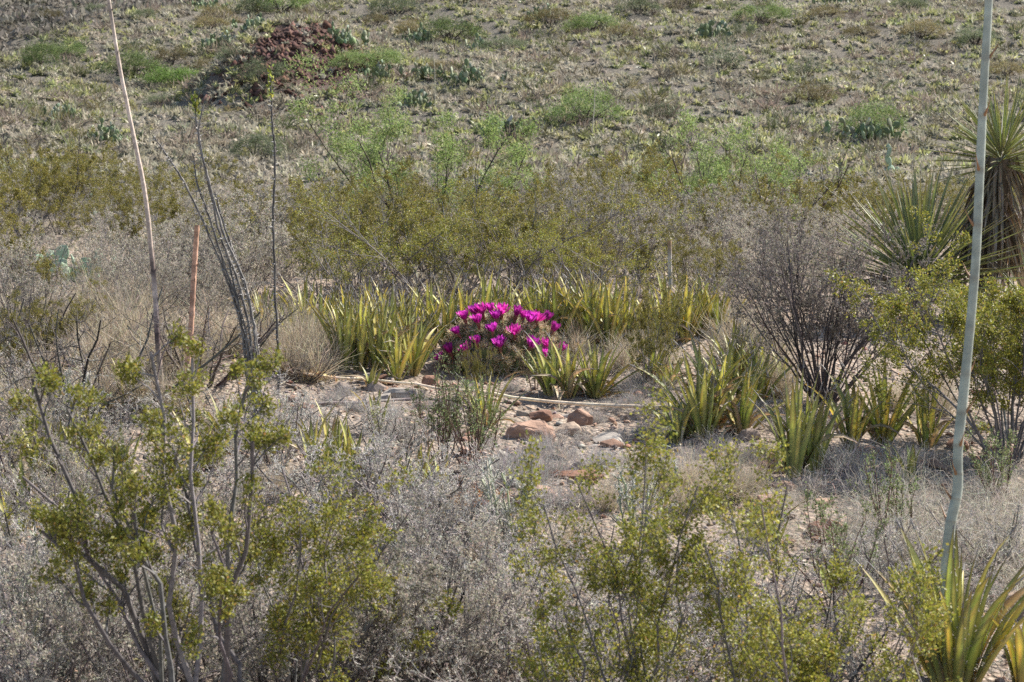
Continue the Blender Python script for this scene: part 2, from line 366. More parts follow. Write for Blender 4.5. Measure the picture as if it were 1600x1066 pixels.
def silver(seed, **k):
    d = dict(n=13, h=.26, spread=1.2, r0=.0048, m=(6, 5, 4), leafn=2, leafL=.012, leafW=.0015, cone=1.6, cols=SIL, colw=SILW, leafmat='soft_leaf', wob=.3, barkvar=.3, t0=.15, twigc=(.45, .415, .38), ang=(.7, .8, .9), lean=(.1, 1.15), minr=.0010); d.update(k)
    return shrub('silver_shrub', rg(seed), 'silver', **d)
def deadbush(seed, **k):
    d = dict(n=10, h=.36, spread=1.1, r0=.006, m=(6, 5, 3), leafn=0, wob=.35, twigc=(.2, .175, .16), ang=(.8, .9, .9), lean=(.2, 1.1), up=.0); d.update(k)
    return shrub('dead_twig_bush', rg(seed), 'dead', **d)
def joined(root):                                    # far-off copies: wood as one trunk mesh
    br = [c for c in root.children if c.name.startswith('branch')]; mb = MB()
    for c in br:
        me = c.data; n = len(me.vertices); V = np.zeros(n * 3, np.float32); me.vertices.foreach_get('co', V); K = np.zeros(n * 4, np.float32); me.attributes['col'].data.foreach_get('color', K)
        q = np.zeros(len(me.loops), np.int32); me.loops.foreach_get('vertex_index', q); mb.add(V.reshape(-1, 3), quads=q.reshape(-1, 4), col=K.reshape(-1, 4)[:, :3]); bpy.data.objects.remove(c)
    part('trunk', mb.mesh('trunk', 'bark', True), root); return root
K_cref = Kind([joined(creosote(s, n=8, leafL=.018, leafW=.005, leafn=8, cols=CREM)) for s in (6, 7)])
K_gryf = Kind([joined(greyshrub(s, n=11, leafL=.02, leafW=.0045, minr=.0015)) for s in (16, 17)])
K_cre = Kind([creosote(s) for s in (1, 2, 3)])
K_gry = Kind([joined(greyshrub(s)) for s in (11, 12)])
K_sil = Kind([joined(silver(s)) for s in (21, 22, 23)])
K_ded = Kind([deadbush(s) for s in (31, 32)])

# ------------------------------------------------------------------ grasses
STRAW = [(.52, .44, .31), (.44, .37, .27), (.6, .53, .4), (.38, .33, .27)]; STRW = [4, 3, 2, 2]
def tuft_mesh(seed, n, h, r, curl, w=.0011, cols=STRAW, colw=STRW, k=6, lean=.55, mat='dry_grass'):
    rng = rg(seed); az = rng.uniform(0, 2 * np.pi, n); th = np.abs(rng.normal(0, lean, n))
    D = np.stack([np.cos(az) * np.sin(th), np.sin(az) * np.sin(th), np.cos(th)], 1)
    A = np.stack([rng.normal(0, r, n), rng.normal(0, r, n), np.full(n, -.01)], 1)
    P = walk(rng, A, D, h * rng.uniform(.45, 1.15, n), k, curl, -curl * .35); P[..., 2] = np.maximum(P[..., 2], -.01)
    mb = MB(); ribbons(mb, P, w * np.linspace(1.2, .5, k), pickcol(rng, cols, colw, n), rng); return mb.mesh('grass_tuft', mat)
TUFT = [tuft_mesh(s, 420, .3, .03, .22) for s in (41, 42, 43)]
CURL = [tuft_mesh(s, 750, .42, .10, .5, w=.0010, k=9, lean=.9, cols=[(.5, .45, .36), (.42, .38, .32), (.58, .53, .45)], colw=[4, 3, 2]) for s in (51, 52, 53)]
GREYT = [tuft_mesh(s, 420, .15, .04, .3, w=.0009, k=5, lean=.8, cols=[(.4, .37, .34), (.33, .3, .28), (.48, .45, .41)], colw=[4, 3, 2]) for s in (61, 62)]

# ------------------------------------------------------------------ agave and yucca leaves
def blade_mesh(seed, L_, W, bend, twist, stops, chan=.35, k=9, mat='agave_leaf', spine=True, tipcurl=0., wav_=0.0):
    """A fleshy channelled leaf growing along +Z and bending towards +X; stops: colour along the leaf."""
    rng = rg(seed); s = np.linspace(0, 1, k)
    wid = W * np.interp(s, [0, .12, .35, .65, .88, 1], [.72, .82, 1, .82, .36, .04])
    th = bend * s ** 1.6 + tipcurl * s ** 4 + wav_ * np.sin(s * 5 + seed)
    x = np.cumsum(np.sin(th)) * L_ / k; z = np.cumsum(np.cos(th)) * L_ / k; x -= x[0]; z -= z[0]
    c = np.stack([x, np.zeros(k), z], 1); nrmx = np.stack([np.cos(th), np.zeros(k), -np.sin(th)], 1)
    tw = twist * s; side = np.stack([np.sin(tw) * np.cos(th), np.cos(tw), -np.sin(tw) * np.sin(th)], 1); inn = -nrmx
    u = np.array([-1, -.55, 0, .55, 1.])
    top = c[:, None] + side[:, None] * (u * 1)[None, :, None] * wid[:, None, None] + inn[:, None] * (chan * (u ** 2))[None, :, None] * wid[:, None, None]
    thick = np.interp(s, [0, .5, 1], [.32, .2, .03]) * W
    bot = top - inn[:, None] * ((1 - u ** 2) * 1.0)[None, :, None] * thick[:, None, None]
    sp, sc = zip(*stops); sc = np.array(sc); colr = np.stack([np.interp(s, sp, sc[:, i]) for i in range(3)], 1)
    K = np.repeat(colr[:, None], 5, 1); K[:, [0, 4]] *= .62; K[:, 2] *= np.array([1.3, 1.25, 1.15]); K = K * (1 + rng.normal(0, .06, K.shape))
    mb = MB(); ii = np.arange(k * 5).reshape(k, 5); n0 = k * 5
    q = np.stack([ii[:-1, :-1], ii[1:, :-1], ii[1:, 1:], ii[:-1, 1:]], -1).reshape(-1, 4)
    jj = ii[:, [0, 1, 2, 3, 4]] + n0; q2 = np.stack([jj[:-1, :-1], jj[:-1, 1:], jj[1:, 1:], jj[1:, :-1]], -1).reshape(-1, 4)
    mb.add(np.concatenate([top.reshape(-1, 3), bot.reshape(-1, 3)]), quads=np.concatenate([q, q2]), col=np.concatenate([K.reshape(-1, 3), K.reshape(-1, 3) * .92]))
    if spine:
        d = nrm(c[-1] - c[-2]); tubes(mb, np.stack([c[-1] - d * .006, c[-1] + d * .012, c[-1] + d * .026])[None], np.array([[.0024, .0016, .0003]]), 4, (.33, .31, .3))
        e = np.arange(1, k - 1); 
        for sd in (0, 4):                                       # marginal teeth
            a = top[e, sd]; o = nrm(top[e, sd] - top[e, 2])
            V = np.stack([a, a + o * .0045 - np.array([0, 0, .003]), a + np.array([0, 0, .005])], 1)
            mb.add(V.reshape(-1, 3), tris=np.arange(len(e) * 3).reshape(-1, 3), col=(.4, .37, .33))
    return mb.mesh('leaf', mat, True)
GB, GM, GT = (.58, .53, .25), (.40, .44, .14), (.52, .53, .22)
LEAF = [blade_mesh(100 + i, 1.0 * .40, .0125, b_, tw, [(0, GB), (.25, GM), (.7, GT), (.95, (.33, .29, .12)), (1, (.3, .25, .16))], wav_=.05) for i, (b_, tw) in enumerate([(.2, .2), (.42, -.3), (.6, .4), (-.3, .1), (.28, -.5), (.05, .2)])]
YLEAF = [blade_mesh(120 + i, .40, .0125, b_, tw, [(0, (.5, .42, .2)), (.3, (.62, .58, .19)), (.7, (.68, .63, .25)), (1, (.66, .57, .33))], wav_=.06) for i, (b_, tw) in enumerate([(.3, .3), (.6, -.4), (.2, .5)])]
DLEAF = [blade_mesh(140 + i, .38, .011, b_, tw, [(0, (.5, .37, .2)), (.5, (.56, .46, .29)), (1, (.5, .43, .32))], wav_=.25, chan=.7) for i, (b_, tw) in enumerate([(1.0, .9), (1.7, -1.2), (.6, 1.4), (2.3, .6)])]
OLEAF = [blade_mesh(160 + i, .40, .016, b_, tw, [(0, (.56, .36, .13)), (.4, (.62, .46, .19)), (.8, (.58, .45, .22)), (1, (.45, .38, .28))], wav_=.12, chan=.5) for i, (b_, tw) in enumerate([(.25, .4), (.6, -.6)])]
def rosette(loc, n, h, rng, label, group=None, spread=.45, dry=.15, yel=.3, orange=0., wscale=1.0, name='lechuguilla', lean=0., leanaz=0., root_r=.02):
    o = thing(name, label, 'agave', loc, 0, group)
    n = max(4, int(n * .92)); wscale = wscale * 1.32
    for i in range(n):
        f = (i + .5) / n; az = i * 2.399 + rng.normal(0, .3)
        u = rng.random(); th = spread * (f ** .8) + rng.normal(0, .07); s = h / .40 * rng.uniform(.78, 1.06) * (1 - .12 * f)
        if u < dry: me = DLEAF[rng.integers(len(DLEAF))]; th = spread * rng.uniform(.7, 1.5); s *= .9
        elif u < dry + orange: me = OLEAF[rng.integers(len(OLEAF))]; th = spread * rng.uniform(.5, 1.2)
        elif u < dry + orange + yel: me = YLEAF[rng.integers(len(YLEAF))]
        else: me = LEAF[rng.integers(len(LEAF))]
        r = root_r * (.3 + f); ws = s * wscale * rng.uniform(.85, 1.15) / (h / .40) * (.75 + .25 * h / .40)
        p = part('leaf', me, o, (math.cos(az) * r, math.sin(az) * r, -.01), (0, th, az), (ws, ws, s))
        if lean:
            M = Matrix.Rotation(lean, 4, Vector((-math.sin(leanaz), math.cos(leanaz), 0))) @ Euler((0, th, az)).to_matrix().to_4x4()
            p.rotation_euler = M.to_euler()
    return o

YG = [(0, (.48, .45, .25)), (.2, (.33, .37, .17)), (.7, (.36, .39, .19)), (1, (.46, .41, .26))]
YUC = [blade_mesh(180 + i, .80, .0125, b_, tw, YG, chan=.5, k=7, wav_=.02) for i, (b_, tw) in enumerate([(.05, .1), (.12, -.2), (-.05, .3), (.2, .1)])]
YDRY = [blade_mesh(190 + i, .70, .016, b_, tw, [(0, (.34, .27, .18)), (.5, (.38, .32, .24)), (1, (.4, .36, .3))], chan=.8, k=8, spine=False, wav_=.18) for i, (b_, tw) in enumerate([(.25, .8), (-.35, -1.), (.1, 1.5), (.5, .3)])]
def yucca(loc, trunk, n, ndry, L_, rng, label, tilt=0., maxth=1.75):
    o = thing('yucca', label, 'yucca', loc)
    cx = math.sin(tilt) * trunk
    if trunk > .05:
        mb = MB(); z = np.linspace(-.05, trunk, 12); P = np.stack([np.sin(tilt) * np.maximum(z, 0), 0 * z, z], 1)
        tubes(mb, P[None], (.085 + .012 * np.sin(z * 40))[None], 9, (.16, .125, .095)); part('trunk', mb.mesh('trunk', 'bark', True), o)
    for i in range(n):
        f = (i + .5) / n; az = i * 2.399 + rng.normal(0, .2); th = maxth * f ** .62 + rng.normal(0, .08); s = L_ / .8 * rng.uniform(.8, 1.08) * (1 - .1 * (1 - f))
        zz = trunk - .05 + .14 * (1 - f)
        part('leaf', YUC[rng.integers(len(YUC))], o, (cx + math.cos(az) * .035, math.sin(az) * .035, zz), (0, th, az), (s * .9, s * .9, s))
    for i in range(ndry):
        az = rng.uniform(0, 6.28); zz = trunk * rng.uniform(.4, 1.0) + .02; th = rng.uniform(2.5, 3.0) if trunk > .5 else rng.uniform(1.5, 2.0)
        s = L_ / .8 * rng.uniform(.5, .95); s = min(s * 1.25, (zz + .02) / .6) if trunk > .5 else s * .8
        part('dead_leaf', YDRY[rng.integers(len(YDRY))], o, (cx * zz / max(trunk, .1) + math.cos(az) * .09, math.sin(az) * .09, zz), (0, th, az), s)
    return o

# ------------------------------------------------------------------ hillside ground cover (uncountable)
def cover(name, n, pts, h, rr, cols, colw, seed, blades, w, lean=.8, flat=1.0, mat='dry_grass', label=None, core=0):
    rng = rg(seed); n = len(pts); s = rng.uniform(.6, 1.35, n)
    pi = np.repeat(np.arange(n), blades); M_ = n * blades
    az = rng.uniform(0, 2 * np.pi, M_); th = np.arccos(rng.uniform(.08, 1, M_)) * lean
    D = np.stack([np.cos(az) * np.sin(th), np.sin(az) * np.sin(th), np.cos(th) * flat], 1)
    off = np.stack([rng.normal(0, rr, M_), rng.normal(0, rr, M_), np.zeros(M_)], 1) * s[pi][:, None]
    A = pts[pi] + off; Ln = (h * s[pi] * rng.uniform(.78, 1.05, M_))[:, None]
    S = nrm(np.cross(D, rng.normal(size=(M_, 3)))); Wd = (w * s[pi] * rng.uniform(.6, 1.4, M_))[:, None]
    B = A + D * Ln * .6; Tp = A + D * Ln + np.array([0, 0, -.15]) * Ln * np.sin(th)[:, None]
    V = np.stack([A, B + S * Wd, Tp, B - S * Wd], 1)
    i = np.arange(M_ * 4).reshape(M_, 4)
    pc = pickcol(rng, cols, colw, n, .16, .025)[pi] * (1 + rng.normal(0, .15, (M_, 1)))
    mb = MB(); mb.add(V.reshape(-1, 3), quads=i, col=np.repeat(np.clip(pc, .01, .9)[:, None], 4, 1).reshape(-1, 3))
    if core:
        a6 = np.arange(5) * 2 * np.pi / 5; ring = lambda r_, z_, o: np.stack([r_ * np.cos(a6 + o), r_ * np.sin(a6 + o), np.full(5, z_)], 1)
        D0 = np.concatenate([ring(1, -.15, 0), ring(.95, .4, .4), ring(.55, .85, .1), [[0, 0, 1.]]])
        Vc = D0[None] * (h * core * s)[:, None, None] * rng.uniform(.75, 1.2, (n, len(D0), 1)) * np.array([1, 1, .95]) + pts[:, None]
        j = np.arange(5); k1 = (j + 1) % 5; f = np.concatenate([np.stack([j, k1, k1 + 5], 1), np.stack([j, k1 + 5, j + 5], 1), np.stack([j + 5, k1 + 5, k1 + 10], 1), np.stack([j + 5, k1 + 10, j + 10], 1), np.stack([j + 10, k1 + 10, np.full(5, 15)], 1)])
        kc = np.repeat(pc.reshape(n, blades, 3).mean(1)[:, None], 16, 1) * rng.uniform(.6, 1.0, (n, 16, 1))
        mb.add(Vc.reshape(-1, 3), tris=((np.arange(n) * 16)[:, None, None] + f).reshape(-1, 3), col=np.clip(kc, .01, .9).reshape(-1, 3))
    return setting(name, mb.mesh(name, mat), 'stuff', label)
def scatter(n, seed, y0, y1, marg=1.12, p=1.0):
    rng = rg(seed); y = y0 + (y1 - y0) * rng.random(n) ** p; x = rng.uniform(-1, 1, n) * (800 / F) * y * marg
    return np.stack([x, y, H(x, y) - .01], 1)
def offknoll(P, keep=.12, seed=3):
    r = np.hypot((P[:, 0] - KN[0] - .5) / 1.5, (P[:, 1] - KN[1] + 1.8) / 1.9); return P[(r > 1) | (rg(seed).random(len(P)) < keep)]
pt = offknoll(scatter(12000, 71, 36, 82, p=1.12)); 
cover('dry_grass', 0, pt, .225, .05, [(.42, .375, .28), (.48, .43, .33), (.34, .305, .23), (.37, .355, .25)], [4, 3, 2, 2], 72, 18, .0155, lean=1.0, core=.42, label='pale dry bunch grass covering the rocky slope')
pt = offknoll(scatter(6500, 73, 37, 84), .3)
sel = wav(pt[:, 0], pt[:, 1], .22, .5) + rg(4).normal(0, .8, len(pt)) > -.4
cover('lechuguilla_cover', 0, pt[sel], .23, .04, [(.33, .33, .14), (.25, .27, .11), (.4, .39, .19)], [4, 3, 2], 74, 18, .017, lean=.9, core=.4, mat='agave_leaf', label='yellow green spiky agave ground cover on the rocky slope')
pt = offknoll(scatter(900, 75, 37, 84)); 
cover('low_brush', 0, pt, .42, .12, [(.27, .215, .165), (.2, .17, .13), (.2, .18, .09), (.16, .17, .08)], [4, 3, 2, 2], 76, 42, .012, lean=.9, label='low brown brush among the grass on the rocky slope')
pt = scatter(12000, 77, 128, 215, 1.0); pt = pt[pt[:, 0] < -7]
cover('far_scrub', 0, pt, .75, .3, [(.2, .18, .15), (.26, .235, .2), (.13, .13, .09), (.3, .27, .22)], [4, 3, 2, 2], 78, 8, .09, lean=.9, label='grey scrub on the more distant slope beyond the spur')
# straw and small weeds on the flat between the bushes
pt = scatter(2600, 79, 12.5, 38, 1.15)
cover('dry_weeds', 0, pt, .17, .05, STRAW + [(.33, .29, .25)], STRW + [4], 80, 10, .007, lean=1.0, label='dry weeds and straw covering the flat between the bushes')

# ------------------------------------------------------------------ rocks and gravel
def rock_mesh(seed, sx, sy, sz, col, npts=26, bev=.07, base_name='rock'):
    rng = rg(seed); v = nrm(rng.normal(size=(npts, 3))); v = np.sign(v) * np.abs(v) ** .75 * np.array([sx, sy, sz]) * rng.uniform(.85, 1.05, (npts, 1))
    bm = bmesh.new(); [bm.verts.new(p) for p in v]
    r = bmesh.ops.convex_hull(bm, input=bm.verts); bmesh.ops.delete(bm, geom=[g for g in r['geom_interior'] if isinstance(g, bmesh.types.BMVert)], context='VERTS')
    bmesh.ops.dissolve_limit(bm, angle_limit=.28, verts=bm.verts, edges=bm.edges)
    bmesh.ops.bevel(bm, geom=list(bm.edges), offset=bev * min(sx, sy, sz), segments=2, affect='EDGES', profile=.6)
    bmesh.ops.triangulate(bm, faces=bm.faces)
    if npts > 20:
        bmesh.ops.subdivide_edges(bm, edges=[e for e in bm.edges if e.calc_length() > .02], cuts=2, use_grid_fill=True); bmesh.ops.triangulate(bm, faces=bm.faces)
        for v_ in bm.verts:
            q_ = v_.co * 14 + Vector((seed, 0, 0)); st_ = mnoise.noise(Vector((v_.co.x * 6 + seed, v_.co.y * 6, v_.co.z * 55)))
            v_.co += v_.normal * (.17 * mnoise.noise(q_) + .09 * mnoise.noise(q_ * 2.7)) * min(sx, sy, sz) + v_.normal * st_ * .07 * sz
    me = bpy.data.meshes.new(base_name); bm.to_mesh(me); bm.free()
    a = me.attributes.new('col', 'FLOAT_COLOR', 'POINT'); n = len(me.vertices)
    a.data.foreach_set('color', np.tile(np.array([*col, 1.]), n).astype(np.float32)); me.materials.append(MAT['rock']); return me
RED, PINK, TAN, GRYR = (.29, .18, .135), (.43, .305, .24), (.46, .385, .31), (.4, .385, .355)
def rock(px, py, w, h, col, label, seed, dep=.8, rz=None, group=None, sink=.44, tilt=(0, 0)):
    p = hit(px, py); s = p[1] / F; me = rock_mesh(seed, w * s / 2, w * s / 2 * dep, h * s * .62, col, 34)
    o = thing('rock', label, 'rock', (p[0], p[1] + w * s / 2 * dep * .7, p[2] + h * s * .62 * (1 - 2 * sink) * .8), rz if rz is not None else RNG.uniform(-.4, .4), group, mesh=me)
    o.rotation_euler = (tilt[0], tilt[1], o.rotation_euler[2]); return o
rock(828, 690, 92, 46, PINK, 'large flat pink sandstone rock below the fallen agave stalk', 201, .7, tilt=(.15, .05))
rock(890, 682, 52, 30, TAN, 'smaller tan rock beside the large flat pink sandstone', 202, .7, tilt=(.1, -.15))
rock(905, 668, 44, 40, PINK, 'upright wedge of pink rock directly under the fallen stalk', 203, .6, tilt=(0, .4))
rock(845, 658, 46, 24, RED, 'red rock half hidden behind the large flat pink sandstone', 204)
rock(632, 622, 78, 26, GRYR, 'pale grey flat slab near the foot of the flowering cactus', 205, .5, tilt=(.2, 0))
rock(672, 605, 34, 26, RED, 'rounded red brown rock at the edge of the flowering cactus', 206, .8)
rock(583, 592, 44, 14, GRYR, 'thin grey slab lying under the agave leaves', 207, .6)
rock(470, 645, 50, 22, RED, 'dark red rock by the lone ocotillo stem', 208)
rock(430, 645, 34, 36, TAN, 'pale blocky stone at the foot of the ocotillo', 209)
rock(905, 752, 96, 26, RED, 'long red ledge rock with a flat top among dry grass', 210, .5, tilt=(.1, 0))
rock(1298, 836, 76, 32, RED, 'broad red brown rock ringed by curly dry grass', 211, .7)
rock(1285, 852, 44, 18, RED, 'small red rock leaning on the broad red brown rock', 212)
rock(1212, 738, 58, 34, RED, 'smooth red rock tucked behind the tall striped agave', 213, .7)
rock(1360, 722, 60, 36, PINK, 'tilted layered pink rock between two agaves', 214, .6, tilt=(0, .35))
rock(1318, 764, 42, 24, TAN, 'angular tan block on the gravel below the layered rock', 215, .8)
rock(1290, 790, 40, 16, PINK, 'low pink stone among pebbles above the curly grass', 216)
rock(1485, 770, 36, 22, RED, 'dark stone behind the pale green flower stalk', 217)
rock(1530, 762, 40, 24, TAN, 'tan stone under the olive bush by the flower stalk', 218)
rock(742, 788, 46, 24, TAN, 'tan stone beside the rust brown dried moss', 219)
rock(775, 800, 36, 24, GRYR, 'whitish stone below the rust brown dried moss', 220)
rock(1330, 880, 70, 18, TAN, 'flat sandy rock sunk in the ground below the curly grass', 221, .8)
rock(1592, 965, 70, 60, TAN, 'big tan rock beside the large orange leaved agave', 222, .8)
rock(960, 705, 70, 10, GRYR, 'thin grey stone slab flush with the gravel', 223, .9)
rock(1005, 655, 60, 12, TAN, 'flat tan slab close to the end of the fallen stalk', 224)
rock(60, 320, 46, 30, TAN, 'bleached round boulder among bushes far behind the ocotillo', 225, .9)
RK = [rock_mesh(240 + i, .05, .042, .028, c, 16, .1) for i, c in enumerate([RED, PINK, TAN, GRYR, PINK, (.34, .3, .27)])]
rng = rg(250)
def inpoly(px, py, poly):
    c = False; j = len(poly) - 1
    for i in range(len(poly)):
        (xi, yi), (xj, yj) = poly[i], poly[j]
        if (yi > py) != (yj > py) and px < (xj - xi) * (py - yi) / (yj - yi) + xi: c = not c
        j = i
    return c
BARE = [(440, 600), (700, 590), (1000, 610), (1060, 690), (1230, 620), (1480, 660), (1600, 740), (1600, 800), (1350, 800), (1260, 850), (1000, 740), (860, 760), (800, 830), (690, 820), (700, 700), (450, 650)]
cnt = 0
while cnt < 270:
    px, py = rng.uniform(430, 1600), rng.uniform(585, 850)
    if not inpoly(px, py, BARE) and rng.random() > .12: continue
    p = hit(px, py); s = min(1.7, rng.lognormal(-.4, .42)); cnt += 1
    i = int(rng.integers(len(RK))); lab = ['small red stone lying on the gravel patch', 'small pink stone lying on the gravel patch', 'small tan stone lying on the gravel patch', 'small pale grey stone lying on the gravel patch', 'small pink stone lying on the gravel patch', 'small dark grey stone lying on the gravel patch'][i]
    o = thing('stone', lab, 'stone', (p[0], p[1], p[2] + .008 * s), rng.uniform(0, 6.28), lab.split(' lying')[0] + 's on the gravel', scale=(s, s * rng.uniform(.7, 1.1), s * rng.uniform(.6, 1.1)), mesh=RK[i]); o['label'] = lab.replace('lying on the gravel patch', 'on the gravel near ' + by(p)); o['group'] = o['label']
    o.rotation_euler = (rng.normal(0, .2), rng.normal(0, .2), rng.uniform(0, 6.28))
# gravel and litter sheets
def gravel():
    rng = rg(260); n = 13000; y = 4.2 + 10 * rng.random(n) ** 1.2; x = rng.uniform(-1.15, 1.15, n) * (800 / F) * y
    z = H(x, y) + .012 * wav(x, y, 9.0, .6); s = rng.lognormal(-4.75, .55, n); s = np.minimum(s, .028)
    o6 = np.array([[1, 0, 0], [0, 1, 0], [-1, 0, 0], [0, -1, 0], [0, 0, 1], [0, 0, -1], ], float)
    V = o6[None] * s[:, None, None] * rng.uniform(.6, 1.2, (n, 6, 1)) + rng.normal(0, .15, (n, 6, 3)) * s[:, None, None]; V[..., 2] *= .6
    a = rng.uniform(0, 6.28, n); ca, sa = np.cos(a)[:, None], np.sin(a)[:, None]; vx = V[..., 0] * ca - V[..., 1] * sa; vy = V[..., 0] * sa + V[..., 1] * ca
    V = np.stack([vx + x[:, None], vy + y[:, None], V[..., 2] + z[:, None] + s[:, None] * .2], -1)
    f = np.array([[0, 1, 4], [1, 2, 4], [2, 3, 4], [3, 0, 4], [1, 0, 5], [2, 1, 5], [3, 2, 5], [0, 3, 5]])
    T = (np.arange(n) * 6)[:, None, None] + f
    mb = MB(); mb.add(V.reshape(-1, 3), tris=T.reshape(-1, 3), col=np.repeat(pickcol(rng, [RED, PINK, TAN, GRYR, (.25, .22, .2)], [2, 3, 3, 2, 2], n)[:, None], 6, 1).reshape(-1, 3))
    setting('gravel', mb.mesh('gravel', 'rock'), 'stuff', 'pink and grey gravel scattered over the bare soil')
gravel()
def litter():
    rng = rg(270); n = 4000; y = 4.2 + 9.5 * rng.random(n); x = rng.uniform(-1.15, 1.15, n) * (800 / F) * y; a = rng.uniform(0, 6.28, n); l = rng.uniform(.02, .11, n)
    A = np.stack([x, y, H(x, y) + .012], 1); D = np.stack([np.cos(a), np.sin(a), rng.normal(0, .12, n)], 1)
    P = walk(rng, A, D, l, 4, .25, 0); P[..., 2] = np.maximum(P[..., 2], H(P[..., 0], P[..., 1]) + .006)
    mb = MB(); tubes(mb, P, np.full((n, 4), .0014), 3, pickcol(rng, [(.45, .4, .33), (.3, .26, .22), (.5, .44, .34), (.2, .16, .13)], [3, 3, 2, 2], n))
    setting('plant_litter', mb.mesh('plant_litter', 'bark'), 'stuff', 'grey straw and twig litter strewn over the soil')
litter()
# broken red rubble on the knoll
def rubble():
    rng = rg(280); n = 1200; x = KN[0] + .5 + rng.normal(0, 1.1, n); y = KN[1] - 2.0 + rng.normal(0, 1.35, n); z = H(x, y); s = rng.lognormal(-2.75, .5, n); s = np.minimum(s, .2)
    V = nrm(rng.normal(size=(n, 8, 3))) * s[:, None, None]; mb = MB()
    o6 = np.array([[1, 0, 0], [0, 1, 0], [-1, 0, 0], [0, -1, 0], [0, 0, 1], [0, 0, -1.]]); V = o6[None] * s[:, None, None] * rng.uniform(.5, 1.2, (n, 6, 1)) + rng.normal(0, .2, (n, 6, 3)) * s[:, None, None]
    V = V + np.stack([x, y, z], 1)[:, None]; f = np.array([[0, 1, 4], [1, 2, 4], [2, 3, 4], [3, 0, 4], [1, 0, 5], [2, 1, 5], [3, 2, 5], [0, 3, 5]])
    mb.add(V.reshape(-1, 3), tris=((np.arange(n) * 6)[:, None, None] + f).reshape(-1, 3), col=np.repeat(pickcol(rng, [(.13, .078, .065), (.19, .12, .1), (.09, .058, .05)], [3, 3, 2], n)[:, None], 6, 1).reshape(-1, 3))
    setting('rubble', mb.mesh('rubble', 'rock'), 'stuff', 'dark red broken rubble on the knoll of the slope')
rubble()

